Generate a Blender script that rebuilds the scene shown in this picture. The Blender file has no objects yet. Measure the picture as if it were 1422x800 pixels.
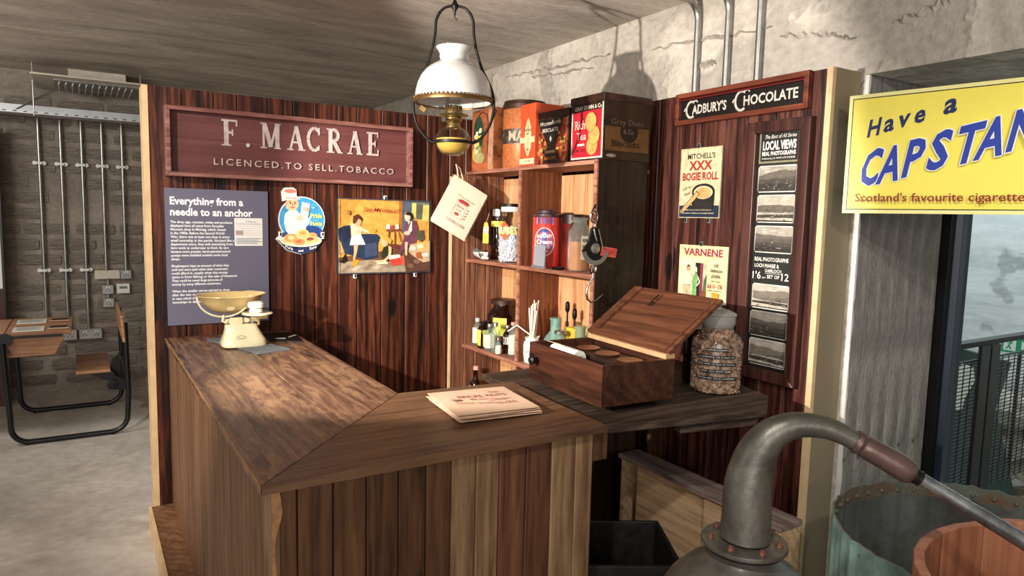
import bpy, bmesh, math, random
from mathutils import Vector, Matrix
random.seed(7)
D = bpy.data; SC = bpy.context.scene
PI = math.pi

# ---------------------------------------------------------------- camera
cam = D.cameras.new('camera'); cam.sensor_width = 36; cam.lens = 36*950/1422; cam.clip_start = .02
co = D.objects.new('camera', cam); SC.collection.objects.link(co); SC.camera = co
co.matrix_world = Matrix(((.84733427, .03458507, -.52993256, 0), (-.53056124, .09836495, -.84191989, 0),
                          (.02300893, .99454925, .10169749, 1.6), (0, 0, 0, 1)))
# ---------------------------------------------------------------- view, world, lights
SC.view_settings.view_transform = 'Standard'; SC.view_settings.look = 'None'
SC.view_settings.gamma = 1; SC.view_settings.exposure = 0.0
w = D.worlds.new('world'); SC.world = w; w.use_nodes = True
w.node_tree.nodes['Background'].inputs[0].default_value = (1, .93, .86, 1)
w.node_tree.nodes['Background'].inputs[1].default_value = .30
def spot(name, loc, tgt, energy, size, blend, rad, col=(1, .92, .83)):
    l = D.lights.new(name, 'SPOT'); l.energy = energy; l.spot_size = math.radians(size); l.spot_blend = blend
    l.shadow_soft_size = rad; l.color = col
    o = D.objects.new(name, l); SC.collection.objects.link(o); o.location = loc
    o.rotation_euler = (Vector(tgt)-Vector(loc)).to_track_quat('-Z', 'Y').to_euler(); return o
def area(name, loc, tgt, energy, sx, sy, col=(1, .92, .82)):
    l = D.lights.new(name, 'AREA'); l.shape = 'RECTANGLE'; l.size = sx; l.size_y = sy; l.energy = energy; l.color = col
    o = D.objects.new(name, l); SC.collection.objects.link(o); o.location = loc
    o.rotation_euler = (Vector(tgt)-Vector(loc)).to_track_quat('-Z', 'Y').to_euler(); return o
spot('shelf_spotlight', (-1.0, 1.78, 1.87), (2.2, 2.95, 1.55), 700, 54, .25, .018)
spot('counter_spotlight', (-1.5, 1.2, 2.62), (.6, 3.6, 1.3), 430, 48, .5, .03)
spot('still_spotlight', (-.3, .2, 2.6), (2.0, .85, .7), 130, 60, .5, .04, (1, .97, .92))
spot('sign_spotlight', (.6, -.6, 2.6), (2.6, 1.2, 1.6), 100, 60, .5, .05, (1, .97, .92))
area('far_wall_fill', (-1.8, 4.6, 2.5), (-.6, 6.8, .8), 42, 1.4, .5, (1, .95, .88))  # added fill at ceiling height, brightens the far wall
area('ceiling_fill_left', (-2.2, 2.2, 1.9), (-.2, 4.2, 2.7), 26, 1.0, .6, (1, .95, .88))  # unseen fill on the left, added to lift the ceiling
area('ceiling_fill_rear', (-.6, -1.6, 1.7), (1.2, 2.2, 2.7), 34, 1.6, 1.0, (1, .95, .88))  # second added ceiling fill, out of view behind the camera
area('room_fill', (-2.6, -2.2, 1.4), (1.2, 2.8, 1.9), 52, 3.0, 2.2, (1, .97, .94))  # large soft fill added behind the camera to brighten everything
area('atrium_daylight', (5.6, 2.6, 3.6), (5.6, 2.4, 0), 200, 2.5, 2.5, (.93, .97, 1))

# ---------------------------------------------------------------- helpers
def rgb(h, a=1):
    h = h.lstrip('#'); c = [int(h[i:i+2], 16)/255 for i in (0, 2, 4)]
    return tuple((x/12.92 if x <= .04045 else ((x+.055)/1.055)**2.4) for x in c)+(a,)
MATS = {}
def newmat(name):
    m = D.materials.new(name); m.use_nodes = True; nt = m.node_tree; MATS[name] = m
    return m, nt, nt.nodes['Principled BSDF'], nt.nodes, nt.links
def pbr(name, col, rough=.5, metal=0, trans=0, ior=1.45, bump=0, bscale=60, var=.12, vscale=8, coat=0, dirt=None, col2=None, thr=.5):
    m, nt, b, N, L = newmat(name)
    c = rgb(col); b.inputs['Roughness'].default_value = rough; b.inputs['Metallic'].default_value = metal
    b.inputs['Transmission Weight'].default_value = trans; b.inputs['IOR'].default_value = ior
    b.inputs['Coat Weight'].default_value = coat
    tc = N.new('ShaderNodeTexCoord'); no = N.new('ShaderNodeTexNoise'); no.inputs['Scale'].default_value = vscale
    no.inputs['Detail'].default_value = 6; no.inputs['Roughness'].default_value = .65; L.new(tc.outputs['Object'], no.inputs['Vector'])
    r = N.new('ShaderNodeValToRGB'); L.new(no.outputs['Fac'], r.inputs[0])
    d = rgb(col2) if col2 else tuple(x*(1-var*2) for x in c[:3])+(1,)
    r.color_ramp.elements[0].position = thr-.12; r.color_ramp.elements[0].color = d
    r.color_ramp.elements[1].position = thr+.1; r.color_ramp.elements[1].color = c
    L.new(r.outputs[0], b.inputs['Base Color'])
    if bump:
        n2 = N.new('ShaderNodeTexNoise'); n2.inputs['Scale'].default_value = bscale; n2.inputs['Detail'].default_value = 5
        L.new(tc.outputs['Object'], n2.inputs['Vector'])
        bp = N.new('ShaderNodeBump'); bp.inputs['Strength'].default_value = bump; bp.inputs['Distance'].default_value = .01
        L.new(n2.outputs['Fac'], bp.inputs['Height']); L.new(bp.outputs[0], b.inputs['Normal'])
    return m
def wood(name, cols, axis='z', s=1.0, rough=.55, bump=.25, ranv=.25, knots=.8, pos=(.28, .5, .72), wear=None, spec=.3, WV=.14):
    """cols dark, mid, light; grain runs along axis; each object gets its own offset and brightness"""
    m, nt, b, N, L = newmat(name)
    b.inputs['Roughness'].default_value = rough; b.inputs['Specular IOR Level'].default_value = spec
    tc = N.new('ShaderNodeTexCoord'); oi = N.new('ShaderNodeObjectInfo')
    sp = N.new('ShaderNodeSeparateXYZ'); L.new(tc.outputs['Object'], sp.inputs[0])
    ax = 'XYZ'.index(axis.upper()); oth = [i for i in range(3) if i != ax]
    def M(op, a, bb):
        n = N.new('ShaderNodeMath'); n.operation = op
        for k, v in enumerate((a, bb)):
            if isinstance(v, (int, float)): n.inputs[k].default_value = v
            else: L.new(v, n.inputs[k])
        return n.outputs[0]
    A = M('ADD', sp.outputs[oth[0]], sp.outputs[oth[1]]); B = M('SUBTRACT', sp.outputs[oth[0]], sp.outputs[oth[1]])
    ro = M('MULTIPLY', oi.outputs['Random'], 41.0)
    A = M('ADD', A, ro); G = M('ADD', M('MULTIPLY', sp.outputs[ax], .11), M('MULTIPLY', ro, .37))
    cb = N.new('ShaderNodeCombineXYZ'); L.new(A, cb.inputs[0]); L.new(B, cb.inputs[1]); L.new(G, cb.inputs[2])
    wv = N.new('ShaderNodeTexWave'); wv.inputs['Scale'].default_value = 7*s; wv.inputs['Distortion'].default_value = 14
    wv.inputs['Detail'].default_value = 4; wv.inputs['Detail Scale'].default_value = .9; wv.inputs['Detail Roughness'].default_value = .65; wv.bands_direction = 'X'
    n1 = N.new('ShaderNodeTexNoise'); n1.inputs['Scale'].default_value = 12*s; n1.inputs['Detail'].default_value = 7; n1.inputs['Roughness'].default_value = .6; n1.inputs['Distortion'].default_value = .5
    n2 = N.new('ShaderNodeTexNoise'); n2.inputs['Scale'].default_value = 90*s; n2.inputs['Detail'].default_value = 3
    for n in (wv, n1, n2): L.new(cb.outputs[0], n.inputs['Vector'])
    f = M('ADD', M('ADD', M('MULTIPLY', wv.outputs['Fac'], WV), M('MULTIPLY', n1.outputs['Fac'], .50)), M('MULTIPLY', n2.outputs['Fac'], .50-WV))
    if knots:
        v = N.new('ShaderNodeTexVoronoi'); v.inputs['Scale'].default_value = 3.6
        mp = N.new('ShaderNodeMapping'); mp.inputs['Scale'].default_value = (1, 1, 5); L.new(cb.outputs[0], mp.inputs[0]); L.new(mp.outputs[0], v.inputs['Vector'])
        kr = N.new('ShaderNodeMapRange'); kr.inputs[1].default_value = .05; kr.inputs[2].default_value = .15; kr.inputs[3].default_value = knots*.4; kr.inputs[4].default_value = 0
        L.new(v.outputs['Distance'], kr.inputs[0]); f = M('SUBTRACT', f, kr.outputs[0])
    r = N.new('ShaderNodeValToRGB'); L.new(f, r.inputs[0]); e = r.color_ramp.elements
    e[0].position = pos[0]; e[0].color = rgb(cols[0]); e[1].position = pos[2]; e[1].color = rgb(cols[2])
    x = e.new(pos[1]); x.color = rgb(cols[1])
    out = r.outputs[0]
    if wear:
        n3 = N.new('ShaderNodeTexNoise'); n3.inputs['Scale'].default_value = wear[1]; n3.inputs['Detail'].default_value = 8; n3.inputs['Roughness'].default_value = .7
        mp3 = N.new('ShaderNodeMapping'); mp3.inputs['Scale'].default_value = [.45 if i == ax else 1.6 for i in range(3)]
        L.new(tc.outputs['Object'], mp3.inputs[0]); L.new(mp3.outputs[0], n3.inputs['Vector'])
        r3 = N.new('ShaderNodeValToRGB'); r3.color_ramp.elements[0].position = wear[2]; r3.color_ramp.elements[1].position = wear[2]+.1
        L.new(n3.outputs['Fac'], r3.inputs[0]); mx = N.new('ShaderNodeMixRGB'); L.new(M('MULTIPLY', r3.outputs[0], wear[3]), mx.inputs[0])
        L.new(out, mx.inputs[1]); mx.inputs[2].default_value = rgb(wear[0]); out = mx.outputs[0]
    hs = N.new('ShaderNodeHueSaturation'); L.new(out, hs.inputs['Color'])
    mr = N.new('ShaderNodeMapRange'); mr.inputs[3].default_value = 1-ranv; mr.inputs[4].default_value = 1+ranv
    wn = N.new('ShaderNodeTexWhiteNoise'); wn.noise_dimensions = '1D'; L.new(ro, wn.inputs['W'])
    L.new(wn.outputs['Value'], mr.inputs[0]); L.new(mr.outputs[0], hs.inputs['Value'])
    L.new(hs.outputs[0], b.inputs['Base Color'])
    bp = N.new('ShaderNodeBump'); bp.inputs['Strength'].default_value = bump; bp.inputs['Distance'].default_value = .006
    L.new(f, bp.inputs['Height']); L.new(bp.outputs[0], b.inputs['Normal'])
    return m
def concrete(name, cols, sc=(1, 1, 1), s=2.0, bump=.5, rough=.85, thr=(.35, .5, .66), blot=None, dist=.03):
    m, nt, b, N, L = newmat(name); b.inputs['Roughness'].default_value = rough; b.inputs['Specular IOR Level'].default_value = .25
    tc = N.new('ShaderNodeTexCoord'); mp = N.new('ShaderNodeMapping'); mp.inputs['Scale'].default_value = sc; L.new(tc.outputs['Object'], mp.inputs[0])
    n1 = N.new('ShaderNodeTexNoise'); n1.inputs['Scale'].default_value = s; n1.inputs['Detail'].default_value = 9; n1.inputs['Roughness'].default_value = .62; n1.inputs['Distortion'].default_value = .5
    L.new(mp.outputs[0], n1.inputs['Vector'])
    n2 = N.new('ShaderNodeTexNoise'); n2.inputs['Scale'].default_value = s*14; n2.inputs['Detail'].default_value = 6; L.new(mp.outputs[0], n2.inputs['Vector'])
    r = N.new('ShaderNodeValToRGB'); L.new(n1.outputs['Fac'], r.inputs[0]); e = r.color_ramp.elements
    e[0].position = thr[0]; e[0].color = rgb(cols[0]); e[1].position = thr[2]; e[1].color = rgb(cols[2]); x = e.new(thr[1]); x.color = rgb(cols[1])
    out = r.outputs[0]
    if blot:
        n3 = N.new('ShaderNodeTexNoise'); n3.inputs['Scale'].default_value = blot[1]; n3.inputs['Detail'].default_value = 5; L.new(tc.outputs['Object'], n3.inputs['Vector'])
        r3 = N.new('ShaderNodeValToRGB'); r3.color_ramp.elements[0].position = blot[2]; r3.color_ramp.elements[1].position = blot[2]+.025
        L.new(n3.outputs['Fac'], r3.inputs[0]); mx = N.new('ShaderNodeMixRGB'); L.new(r3.outputs[0], mx.inputs[0]); L.new(out, mx.inputs[1]); mx.inputs[2].default_value = rgb(blot[0]); out = mx.outputs[0]
    mx2 = N.new('ShaderNodeMixRGB'); mx2.blend_type = 'OVERLAY'; mx2.inputs[0].default_value = .35; L.new(out, mx2.inputs[1]); L.new(n2.outputs['Fac'], mx2.inputs[2])
    L.new(mx2.outputs[0], b.inputs['Base Color'])
    ad = N.new('ShaderNodeMath'); ad.operation = 'MULTIPLY_ADD'; L.new(n2.outputs['Fac'], ad.inputs[0]); ad.inputs[1].default_value = .4; L.new(n1.outputs['Fac'], ad.inputs[2])
    if blot:
        a2 = N.new('ShaderNodeMath'); a2.operation = 'MULTIPLY_ADD'; L.new(r3.outputs[0], a2.inputs[0]); a2.inputs[1].default_value = -.35; L.new(ad.outputs[0], a2.inputs[2]); ad = a2
    bp = N.new('ShaderNodeBump'); bp.inputs['Strength'].default_value = bump; bp.inputs['Distance'].default_value = dist
    L.new(ad.outputs[0], bp.inputs['Height']); L.new(bp.outputs[0], b.inputs['Normal'])
    return m
def printmat(name, rough=.45, dirt=.25, spec=.4):
    m, nt, b, N, L = newmat(name); b.inputs['Roughness'].default_value = rough; b.inputs['Specular IOR Level'].default_value = spec
    a = N.new('ShaderNodeAttribute'); a.attribute_name = 'Col'
    tc = N.new('ShaderNodeTexCoord'); n = N.new('ShaderNodeTexNoise'); n.inputs['Scale'].default_value = 30; n.inputs['Detail'].default_value = 6
    L.new(tc.outputs['Object'], n.inputs['Vector'])
    mr = N.new('ShaderNodeMapRange'); mr.inputs[1].default_value = .35; mr.inputs[2].default_value = .6; mr.inputs[3].default_value = 1-dirt; mr.inputs[4].default_value = 1
    L.new(n.outputs['Fac'], mr.inputs[0]); hs = N.new('ShaderNodeHueSaturation'); L.new(a.outputs['Color'], hs.inputs['Color']); L.new(mr.outputs[0], hs.inputs['Value'])
    L.new(hs.outputs[0], b.inputs['Base Color']); return m
INK = printmat('printed_ink'); WORN = printmat('worn_print', .5, .3); PLAIN = printmat('clean_print', .4, .02)

class MB:
    def __init__(s): s.V = []; s.F = []; s.I = []; s.C = []; s.mats = []; s.m = 0; s.c = (1, 1, 1, 1)
    def mat(s, m):
        if m not in s.mats: s.mats.append(m)
        s.m = s.mats.index(m); return s
    def add(s, vs, fs):
        k = len(s.V); s.V += [tuple(v) for v in vs]
        for f in fs: s.F.append([i+k for i in f]); s.I.append(s.m); s.C.append(s.c)
        return s
    def box(s, x0, x1, y0, y1, z0, z1, R=None, c=None):
        v = [(x, y, z) for x in (x0, x1) for y in (y0, y1) for z in (z0, z1)]
        if R is not None: v = [Vector(c)+R @ (Vector(p)-Vector(c)) for p in v]
        return s.add(v, [(0, 1, 3, 2), (4, 6, 7, 5), (0, 4, 5, 1), (2, 3, 7, 6), (0, 2, 6, 4), (1, 5, 7, 3)])
    def prism(s, pts, vec):
        n = len(pts); a = [Vector(p) for p in pts]; v = Vector(vec)
        return s.add(a+[p+v for p in a], [list(range(n))[::-1], list(range(n, 2*n))]+[(i, (i+1) % n, n+(i+1) % n, n+i) for i in range(n)])
    def ring(s, c, u, w, r, n): return [Vector(c)+(Vector(u)*math.cos(2*PI*i/n)+Vector(w)*math.sin(2*PI*i/n))*r for i in range(n)]
    def lathe(s, c, prof, n=20, ax=(0, 0, 1), caps=True, sq=0, closed=False):
        ax = Vector(ax).normalized(); u = ax.orthogonal().normalized() if abs(ax.z) < .999 else Vector((1, 0, 0)); w_ = ax.cross(u)
        vs = []
        for r, h in prof:
            for i in range(n):
                t = 2*PI*i/n; ct, st = math.cos(t), math.sin(t)
                k = 1
                if sq: k = 1/((abs(ct)**sq+abs(st)**sq)**(1/sq))
                vs.append(Vector(c)+ax*h+(u*ct+w_*st)*max(r, 1e-5)*k)
        fs = [(j*n+i, j*n+(i+1) % n, (j+1)*n+(i+1) % n, (j+1)*n+i) for j in range(len(prof)-1) for i in range(n)]
        if closed: k = len(prof)-1; fs += [(k*n+i, k*n+(i+1) % n, (i+1) % n, i) for i in range(n)]
        elif caps:
            if prof[0][0] > 1e-4: fs.append(list(range(n))[::-1])
            if prof[-1][0] > 1e-4: fs.append([(len(prof)-1)*n+i for i in range(n)])
        return s.add(vs, fs)
    def cyl(s, a, b, r, r2=None, n=12):
        a = Vector(a); b = Vector(b); d = b-a
        return s.lathe(a, [(r, 0), (r if r2 is None else r2, d.length)], n, d)
    def tube(s, pts, r, n=8, closed=False):
        P = [Vector(p) for p in pts]; k = len(P); rs = r if isinstance(r, (list, tuple)) else [r]*k
        T = []
        for i in range(k):
            a = P[(i-1) % k] if closed or i > 0 else P[i]; b = P[(i+1) % k] if closed or i < k-1 else P[i]
            T.append((b-a).normalized())
        u = T[0].orthogonal().normalized(); vs = []
        for i in range(k):
            if i: u = (u-T[i]*u.dot(T[i])).normalized()
            w_ = T[i].cross(u); vs += s.ring(P[i], u, w_, rs[i], n)
        fs = [(j*n+i, j*n+(i+1) % n, ((j+1) % k)*n+(i+1) % n, ((j+1) % k)*n+i) for j in range(k if closed else k-1) for i in range(n)]
        if not closed: fs += [list(range(n))[::-1], [(k-1)*n+i for i in range(n)]]
        return s.add(vs, fs)
    def ball(s, c, r, n=10, sc=(1, 1, 1)):
        vs = []; m = max(4, n//2)
        prof = [(math.sin(PI*j/m)*r, -math.cos(PI*j/m)*r) for j in range(m+1)]
        k = len(s.V); s.lathe((0, 0, 0), prof, n, caps=False)
        for i in range(k, len(s.V)): v = s.V[i]; s.V[i] = (c[0]+v[0]*sc[0], c[1]+v[1]*sc[1], c[2]+v[2]*sc[2])
        return s
    def rot(s, ang, c, axis='Z', k0=0):
        R = Matrix.Rotation(ang, 3, axis); c = Vector(c)
        for i in range(k0, len(s.V)): s.V[i] = tuple(c+R @ (Vector(s.V[i])-c))
        return s
WPOS = {}
def link(name, data, parent=None, o=(0, 0, 0)):
    ob = D.objects.new(name, data); SC.collection.objects.link(ob)
    if parent is not None: ob.parent = parent; ob.location = Vector(o)-WPOS[parent.name]
    else: ob.location = o
    WPOS[ob.name] = Vector(o); return ob
def build(name, mb, parent=None, mat=None, smooth=0, bev=0, origin=None, recalc=True, kind=None, label=None):
    if not mb.V: return None
    if mat is not None: mb.mats = [mat]; mb.I = [0]*len(mb.F)
    if origin is None:
        o = Vector([(min(v[i] for v in mb.V)+max(v[i] for v in mb.V))/2 for i in range(3)])
        if parent is None: o.z = min(v[2] for v in mb.V)
    else: o = Vector(origin)
    me = D.meshes.new(name); me.from_pydata([tuple(Vector(v)-o) for v in mb.V], [], mb.F)
    for m in mb.mats: me.materials.append(m)
    me.polygons.foreach_set('material_index', mb.I)
    if any(m in (INK, WORN, PLAIN) for m in mb.mats):
        at = me.color_attributes.new('Col', 'FLOAT_COLOR', 'CORNER'); d = []
        for f, c in zip(mb.F, mb.C): d += list(c)*len(f)
        at.data.foreach_set('color', d)
    if recalc:
        bm = bmesh.new(); bm.from_mesh(me); bmesh.ops.recalc_face_normals(bm, faces=bm.faces); bm.to_mesh(me); bm.free()
    if smooth:
        me.polygons.foreach_set('use_smooth', [True]*len(me.polygons)); me.set_sharp_from_angle(angle=math.radians(smooth))
    me.update(); ob = link(name, me, parent, o)
    if bev:
        b = ob.modifiers.new('bevel', 'BEVEL'); b.width = bev; b.segments = 2; b.limit_method = 'ANGLE'; b.angle_limit = .6
    if kind: ob['kind'] = kind
    if label: ob['label'] = label
    return ob
def tag(o, label, cat, group=None):
    o['label'] = label; o['category'] = cat
    if group: o['group'] = group
    return o
def thing(name, label, cat, loc, group=None): return tag(link(name, None, None, loc), label, cat, group)
def struct(o): o['kind'] = 'structure'; return o
def bx(x0, x1, y0, y1, z0, z1): return MB().box(x0, x1, y0, y1, z0, z1)

FC = {}
def textmesh(s, bold, sp=1.0):
    k = (s, bold, sp)
    if k in FC: return FC[k]
    c = D.curves.new('t', 'FONT'); c.body = s; c.size = 1; c.resolution_u = 2; c.offset = bold; c.space_character = sp; c.fill_mode = 'FRONT' if hasattr(c, 'fill_mode') and False else c.fill_mode
    o = D.objects.new('t', c); SC.collection.objects.link(o)
    dg = bpy.context.evaluated_depsgraph_get(); me = D.meshes.new_from_object(o.evaluated_get(dg))
    V = [(v.co.x, v.co.y) for v in me.vertices]; F = [list(p.vertices) for p in me.polygons]
    D.objects.remove(o); D.curves.remove(c); D.meshes.remove(me)
    FC[k] = (V, F); return FC[k]
class P:
    """flat print on a plane: o origin (bottom-left), u right, v up, n towards the viewer"""
    def __init__(s, o, u, v, n=None, mat=INK, step=.00025, mp=None):
        s.o = Vector(o); s.u = Vector(u).normalized(); s.v = Vector(v).normalized(); s.n = s.u.cross(s.v) if n is None else Vector(n)
        s.mb = MB(); s.mb.mat(mat); s.k = 1; s.step = step; s.mp = mp
    def pt(s, x, y):
        if s.mp: return s.mp(x, y, s.k*s.step)
        return s.o+s.u*x+s.v*y+s.n*(s.k*s.step)
    def raw(s, pts, faces, col): s.mb.c = rgb(col) if isinstance(col, str) else col; s.mb.add([s.pt(*p) for p in pts], faces); return s
    def poly(s, pts, col): s.raw(pts, [list(range(len(pts)))], col); s.k += 1; return s
    def rect(s, x0, y0, x1, y1, col): return s.poly([(x0, y0), (x1, y0), (x1, y1), (x0, y1)], col)
    def ell(s, x, y, rx, ry, col, n=22, a=0, t0=0, t1=2*PI):
        q = []
        for i in range(n+(0 if t1-t0 > 6.28 else 1)):
            t = t0+(t1-t0)*i/n; p, r = rx*math.cos(t), ry*math.sin(t); q.append((x+p*math.cos(a)-r*math.sin(a), y+p*math.sin(a)+r*math.cos(a)))
        return s.poly(q, col)
    def line(s, pts, w_, col):
        for (a, b), (c, d) in zip(pts, pts[1:]):
            L_ = math.hypot(c-a, d-b) or 1; nx, ny = -(d-b)/L_*w_/2, (c-a)/L_*w_/2
            s.raw([(a+nx, b+ny), (c+nx, d+ny), (c-nx, d-ny), (a-nx, b-ny)], [(0, 1, 2, 3)], col)
        s.k += 1; return s
    def border(s, x0, y0, x1, y1, w_, col): return s.line([(x0, y0), (x1, y0), (x1, y1), (x0, y1), (x0, y0)], w_, col)
    def text(s, t, x, y, h, col, w=None, slope=0, ital=0, bold=.012, sp=1.0, anchor='l', arc=None):
        V, F = textmesh(t, bold, sp)
        if not V: return s
        x0 = min(a for a, b in V); x1 = max(a for a, b in V); k = h/.70; kx = k if w is None else w/(x1-x0)
        W = (x1-x0)*kx; off = {'l': 0, 'c': -W/2, 'r': -W}[anchor]; q = []
        for a, b in V:
            px = (a-x0)*kx+off; py = b*k; px2 = px+py*ital; py2 = py+px*slope
            if arc: ang = px/arc; px2 = (arc+py)*math.sin(ang); py2 = (arc+py)*math.cos(ang)-arc
            q.append((x+px2, y+py2))
        s.raw(q, F, col); s.k += 1; return s
    def build(s, name='print', parent=None, origin=None): return build(name, s.mb, parent, recalc=False, origin=origin)

# ---------------------------------------------------------------- materials
W_DARK = {a: wood('stained_pine_'+a, ('#160a07', '#3e1c12', '#6d3b26'), a, .75, .42, .4, .28, .9, (.36, .50, .70), WV=.16) for a in 'z'}
W_RED = wood('red_stained_pine', ('#180a08', '#3f1e18', '#6d4234'), 'z', .75, .42, .35, .24, .9, (.36, .50, .70), WV=.16)
W_PINEEDGE = pbr('raw_pine_edge', '#dcbb8e', .6, var=.1, bump=.1)
W_SHELFB = wood('pale_shelf_boards', ('#a5683f', '#cf9768', '#e2b084'), 'z', .8, .6, .2, .12, .8, (.30, .46, .7))
W_SHELFL = wood('brown_side_boards', ('#3c2116', '#754a35', '#94644a'), 'z', .8, .6, .25, .12, .4, (.3, .5, .7))
W_SHELF = wood('pink_brown_shelf', ('#5d3628', '#9a6550', '#c08f76'), 'y', .9, .6, .25, .1, .3)
W_DIV = wood('brown_divider', ('#3a1e12', '#6b3b24', '#85502f'), 'z', .9, .55, .2, .1, .3)
W_ENDD = wood('dark_cabinet_end', ('#0f0906', '#21140c', '#30200f'), 'z', .8, .5, .15, .05, .3)
W_TOPL = wood('worn_counter_board', ('#2a1a14', '#634636', '#85634c'), 'y', 1.1, .38, .3, .08, .5, (.3, .5, .7), wear=('#a8845f', 16, .50, .45), spec=.5)
W_TOPF = wood('brown_counter_board', ('#35221a', '#644631', '#7c5b41'), 'x', .8, .4, .2, .06, .4, (.3, .5, .72), spec=.45)
W_CTR = [wood('counter_board_%d' % i, c, 'z', .8, .55, .3, .1, .6, wear=(c[2], 4, .6, .4)) for i, c in enumerate((('#241309', '#553722', '#6b4a30'), ('#44301f', '#7f6146', '#9c7f5f'), ('#2f1a10', '#5b3826', '#724c36')))]
W_CSIDE = wood('counter_side_board', ('#4b301e', '#704e36', '#8c6a4a'), 'z', .7, .55, .2, .07, .3)
W_BOX = wood('mahogany_box', ('#1c0e09', '#3c2015', '#52301f'), 'y', .6, .4, .12, .05, .2)
W_LID = wood('mahogany_lid', ('#2c180f', '#543120', '#6e4530'), 'y', .6, .4, .12, .03, .2)
W_BENCH = wood('grey_bench_board', ('#17100c', '#382a21', '#5a4a3e'), 'x', .9, .6, .35, .05, .5)
W_CRATE = wood('pale_crate_wood', ('#8f7150', '#c3a07a', '#d6b690'), 'y', .7, .7, .25, .06, .4)
W_CRATED = wood('weathered_crate_plank', ('#4b3b34', '#857167', '#a5938a'), 'y', .8, .7, .35, .06, .3)
W_DESK = wood('school_desk_wood', ('#6b4630', '#9c7152', '#b98a66'), 'x', .7, .45, .1, .05, .1)
W_FRAME = wood('dark_picture_frame', ('#1d0f0d', '#40241f', '#5a3830'), 'z', .7, .35, .1, .05, 0)
W_FRAMEX = wood('cadbury_frame_wood', ('#2f130d', '#6a3322', '#8a4c36'), 'y', .7, .4, .1, .05, 0)
W_SIGN = wood('maroon_painted_board', ('#4a2725', '#5d3432', '#6d423e'), 'x', .5, .5, .08, .03, 0, (.2, .45, .8))
W_SIGNF = wood('maroon_painted_moulding', ('#553029', '#7c5048', '#a47c70'), 'x', 1.2, .5, .15, .04, 0)
W_TUB = wood('red_brown_staves', ('#6b3f2a', '#8f5a40', '#ab7757'), 'z', .7, .65, .3, .08, .6, (.25, .5, .8))
M_CEIL = concrete('board_marked_ceiling', ('#a79d92', '#c0b6aa', '#d6ccbf'), (1, 3.6, 1), 1.3, .35, dist=.02)
M_WALL = concrete('patchy_concrete', ('#a29a8f', '#b9b1a5', '#cfc8bc'), (1, 1, 1.4), 1.6, .8, blot=('#aaa399', 1.5, .53), dist=.03)
M_PIER = concrete('grey_pier_concrete', ('#6b6763', '#827d77', '#9e9890'), (1, 1, .45), 6, .8, dist=.02, blot=('#5f5b57', 9, .66))
M_FLOOR = concrete('polished_floor', ('#a39c93', '#bdb6ad', '#cec8c0'), (1, 1, 1), 1.2, .06, .34)
M_FAR = concrete('far_wall_mortar', ('#6e655c', '#857b70', '#968c80'), (1, 1, 1), 2.5, .4)
M_BRICK = concrete('far_wall_brick', ('#625951', '#7a7067', '#8f857a'), (1, 1, 3), 3.2, .5)
M_OUT = concrete('pale_outer_concrete', ('#b7bcba', '#d0d3d0', '#e2e4e0'), (1, .6, 2.5), 1.0, .1, blot=('#a9adab', 1.6, .60))
M_KHAKI = pbr('khaki_paint', '#86775c', .5, var=.03)
M_BLACK = pbr('black_enamel', '#0d0d0e', .35, var=.05)
M_IRON = pbr('black_iron', '#1b1917', .45, .5)
M_GALV = pbr('galvanised_steel', '#a9a8a5', .35, .9, var=.1)
M_TRAY = pbr('galvanised_tray', '#c3c6c8', .4, .5, var=.06)
M_STEEL = pbr('steel', '#b9b9b8', .25, 1, var=.1)
M_PLASTW = pbr('white_plastic', '#d9d7d0', .4, var=.03)
M_VENT = pbr('cream_vent_paint', '#c9c0ae', .5, var=.04)
M_CREAM = pbr('cream_enamel', '#eee2bd', .22, var=.04, coat=.5)
M_CREAMD = pbr('buff_enamel', '#d8bd83', .25, var=.08, coat=.4)
M_SLATE = pbr('slate', '#6d7378', .6, var=.1)
M_BLUEFR = pbr('blue_black_frame', '#232936', .35, var=.05)
M_OPAL = pbr('opal_glass', '#cfccca', .12, var=.02, coat=.6); MATS['opal_glass'].node_tree.nodes['Principled BSDF'].inputs['Subsurface Weight'].default_value = .15
M_BRASS = pbr('aged_brass', '#a08a5a', .35, .9, var=.2)
M_GOLD = pbr('gilt_rim', '#8a6a40', .4, .8, var=.2)
def glass(name, col, rough=.03):
    m, nt, b, N, L = newmat(name); b.inputs['Base Color'].default_value = rgb(col); b.inputs['Roughness'].default_value = rough
    b.inputs['Transmission Weight'].default_value = 1; b.inputs['IOR'].default_value = 1.35; return m
def rimfac(N, L):
    lw = N.new('ShaderNodeLayerWeight'); a = N.new('ShaderNodeMath'); a.operation = 'POWER'; L.new(lw.outputs['Facing'], a.inputs[0]); a.inputs[1].default_value = 3
    b = N.new('ShaderNodeMath'); b.operation = 'MULTIPLY_ADD'; L.new(a.outputs[0], b.inputs[0]); b.inputs[1].default_value = .45; b.inputs[2].default_value = .04; return b
def thin(name, col, f=.25):
    m, nt, b, N, L = newmat(name); g = N.new('ShaderNodeBsdfGlossy'); g.inputs['Roughness'].default_value = .04; t = N.new('ShaderNodeBsdfTransparent'); t.inputs[0].default_value = rgb(col)
    fr = rimfac(N, L)
    mx = N.new('ShaderNodeMixShader'); L.new(fr.outputs[0], mx.inputs[0]); L.new(t.outputs[0], mx.inputs[1]); L.new(g.outputs[0], mx.inputs[2])
    L.new(mx.outputs[0], N['Material Output'].inputs[0]); return m
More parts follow.
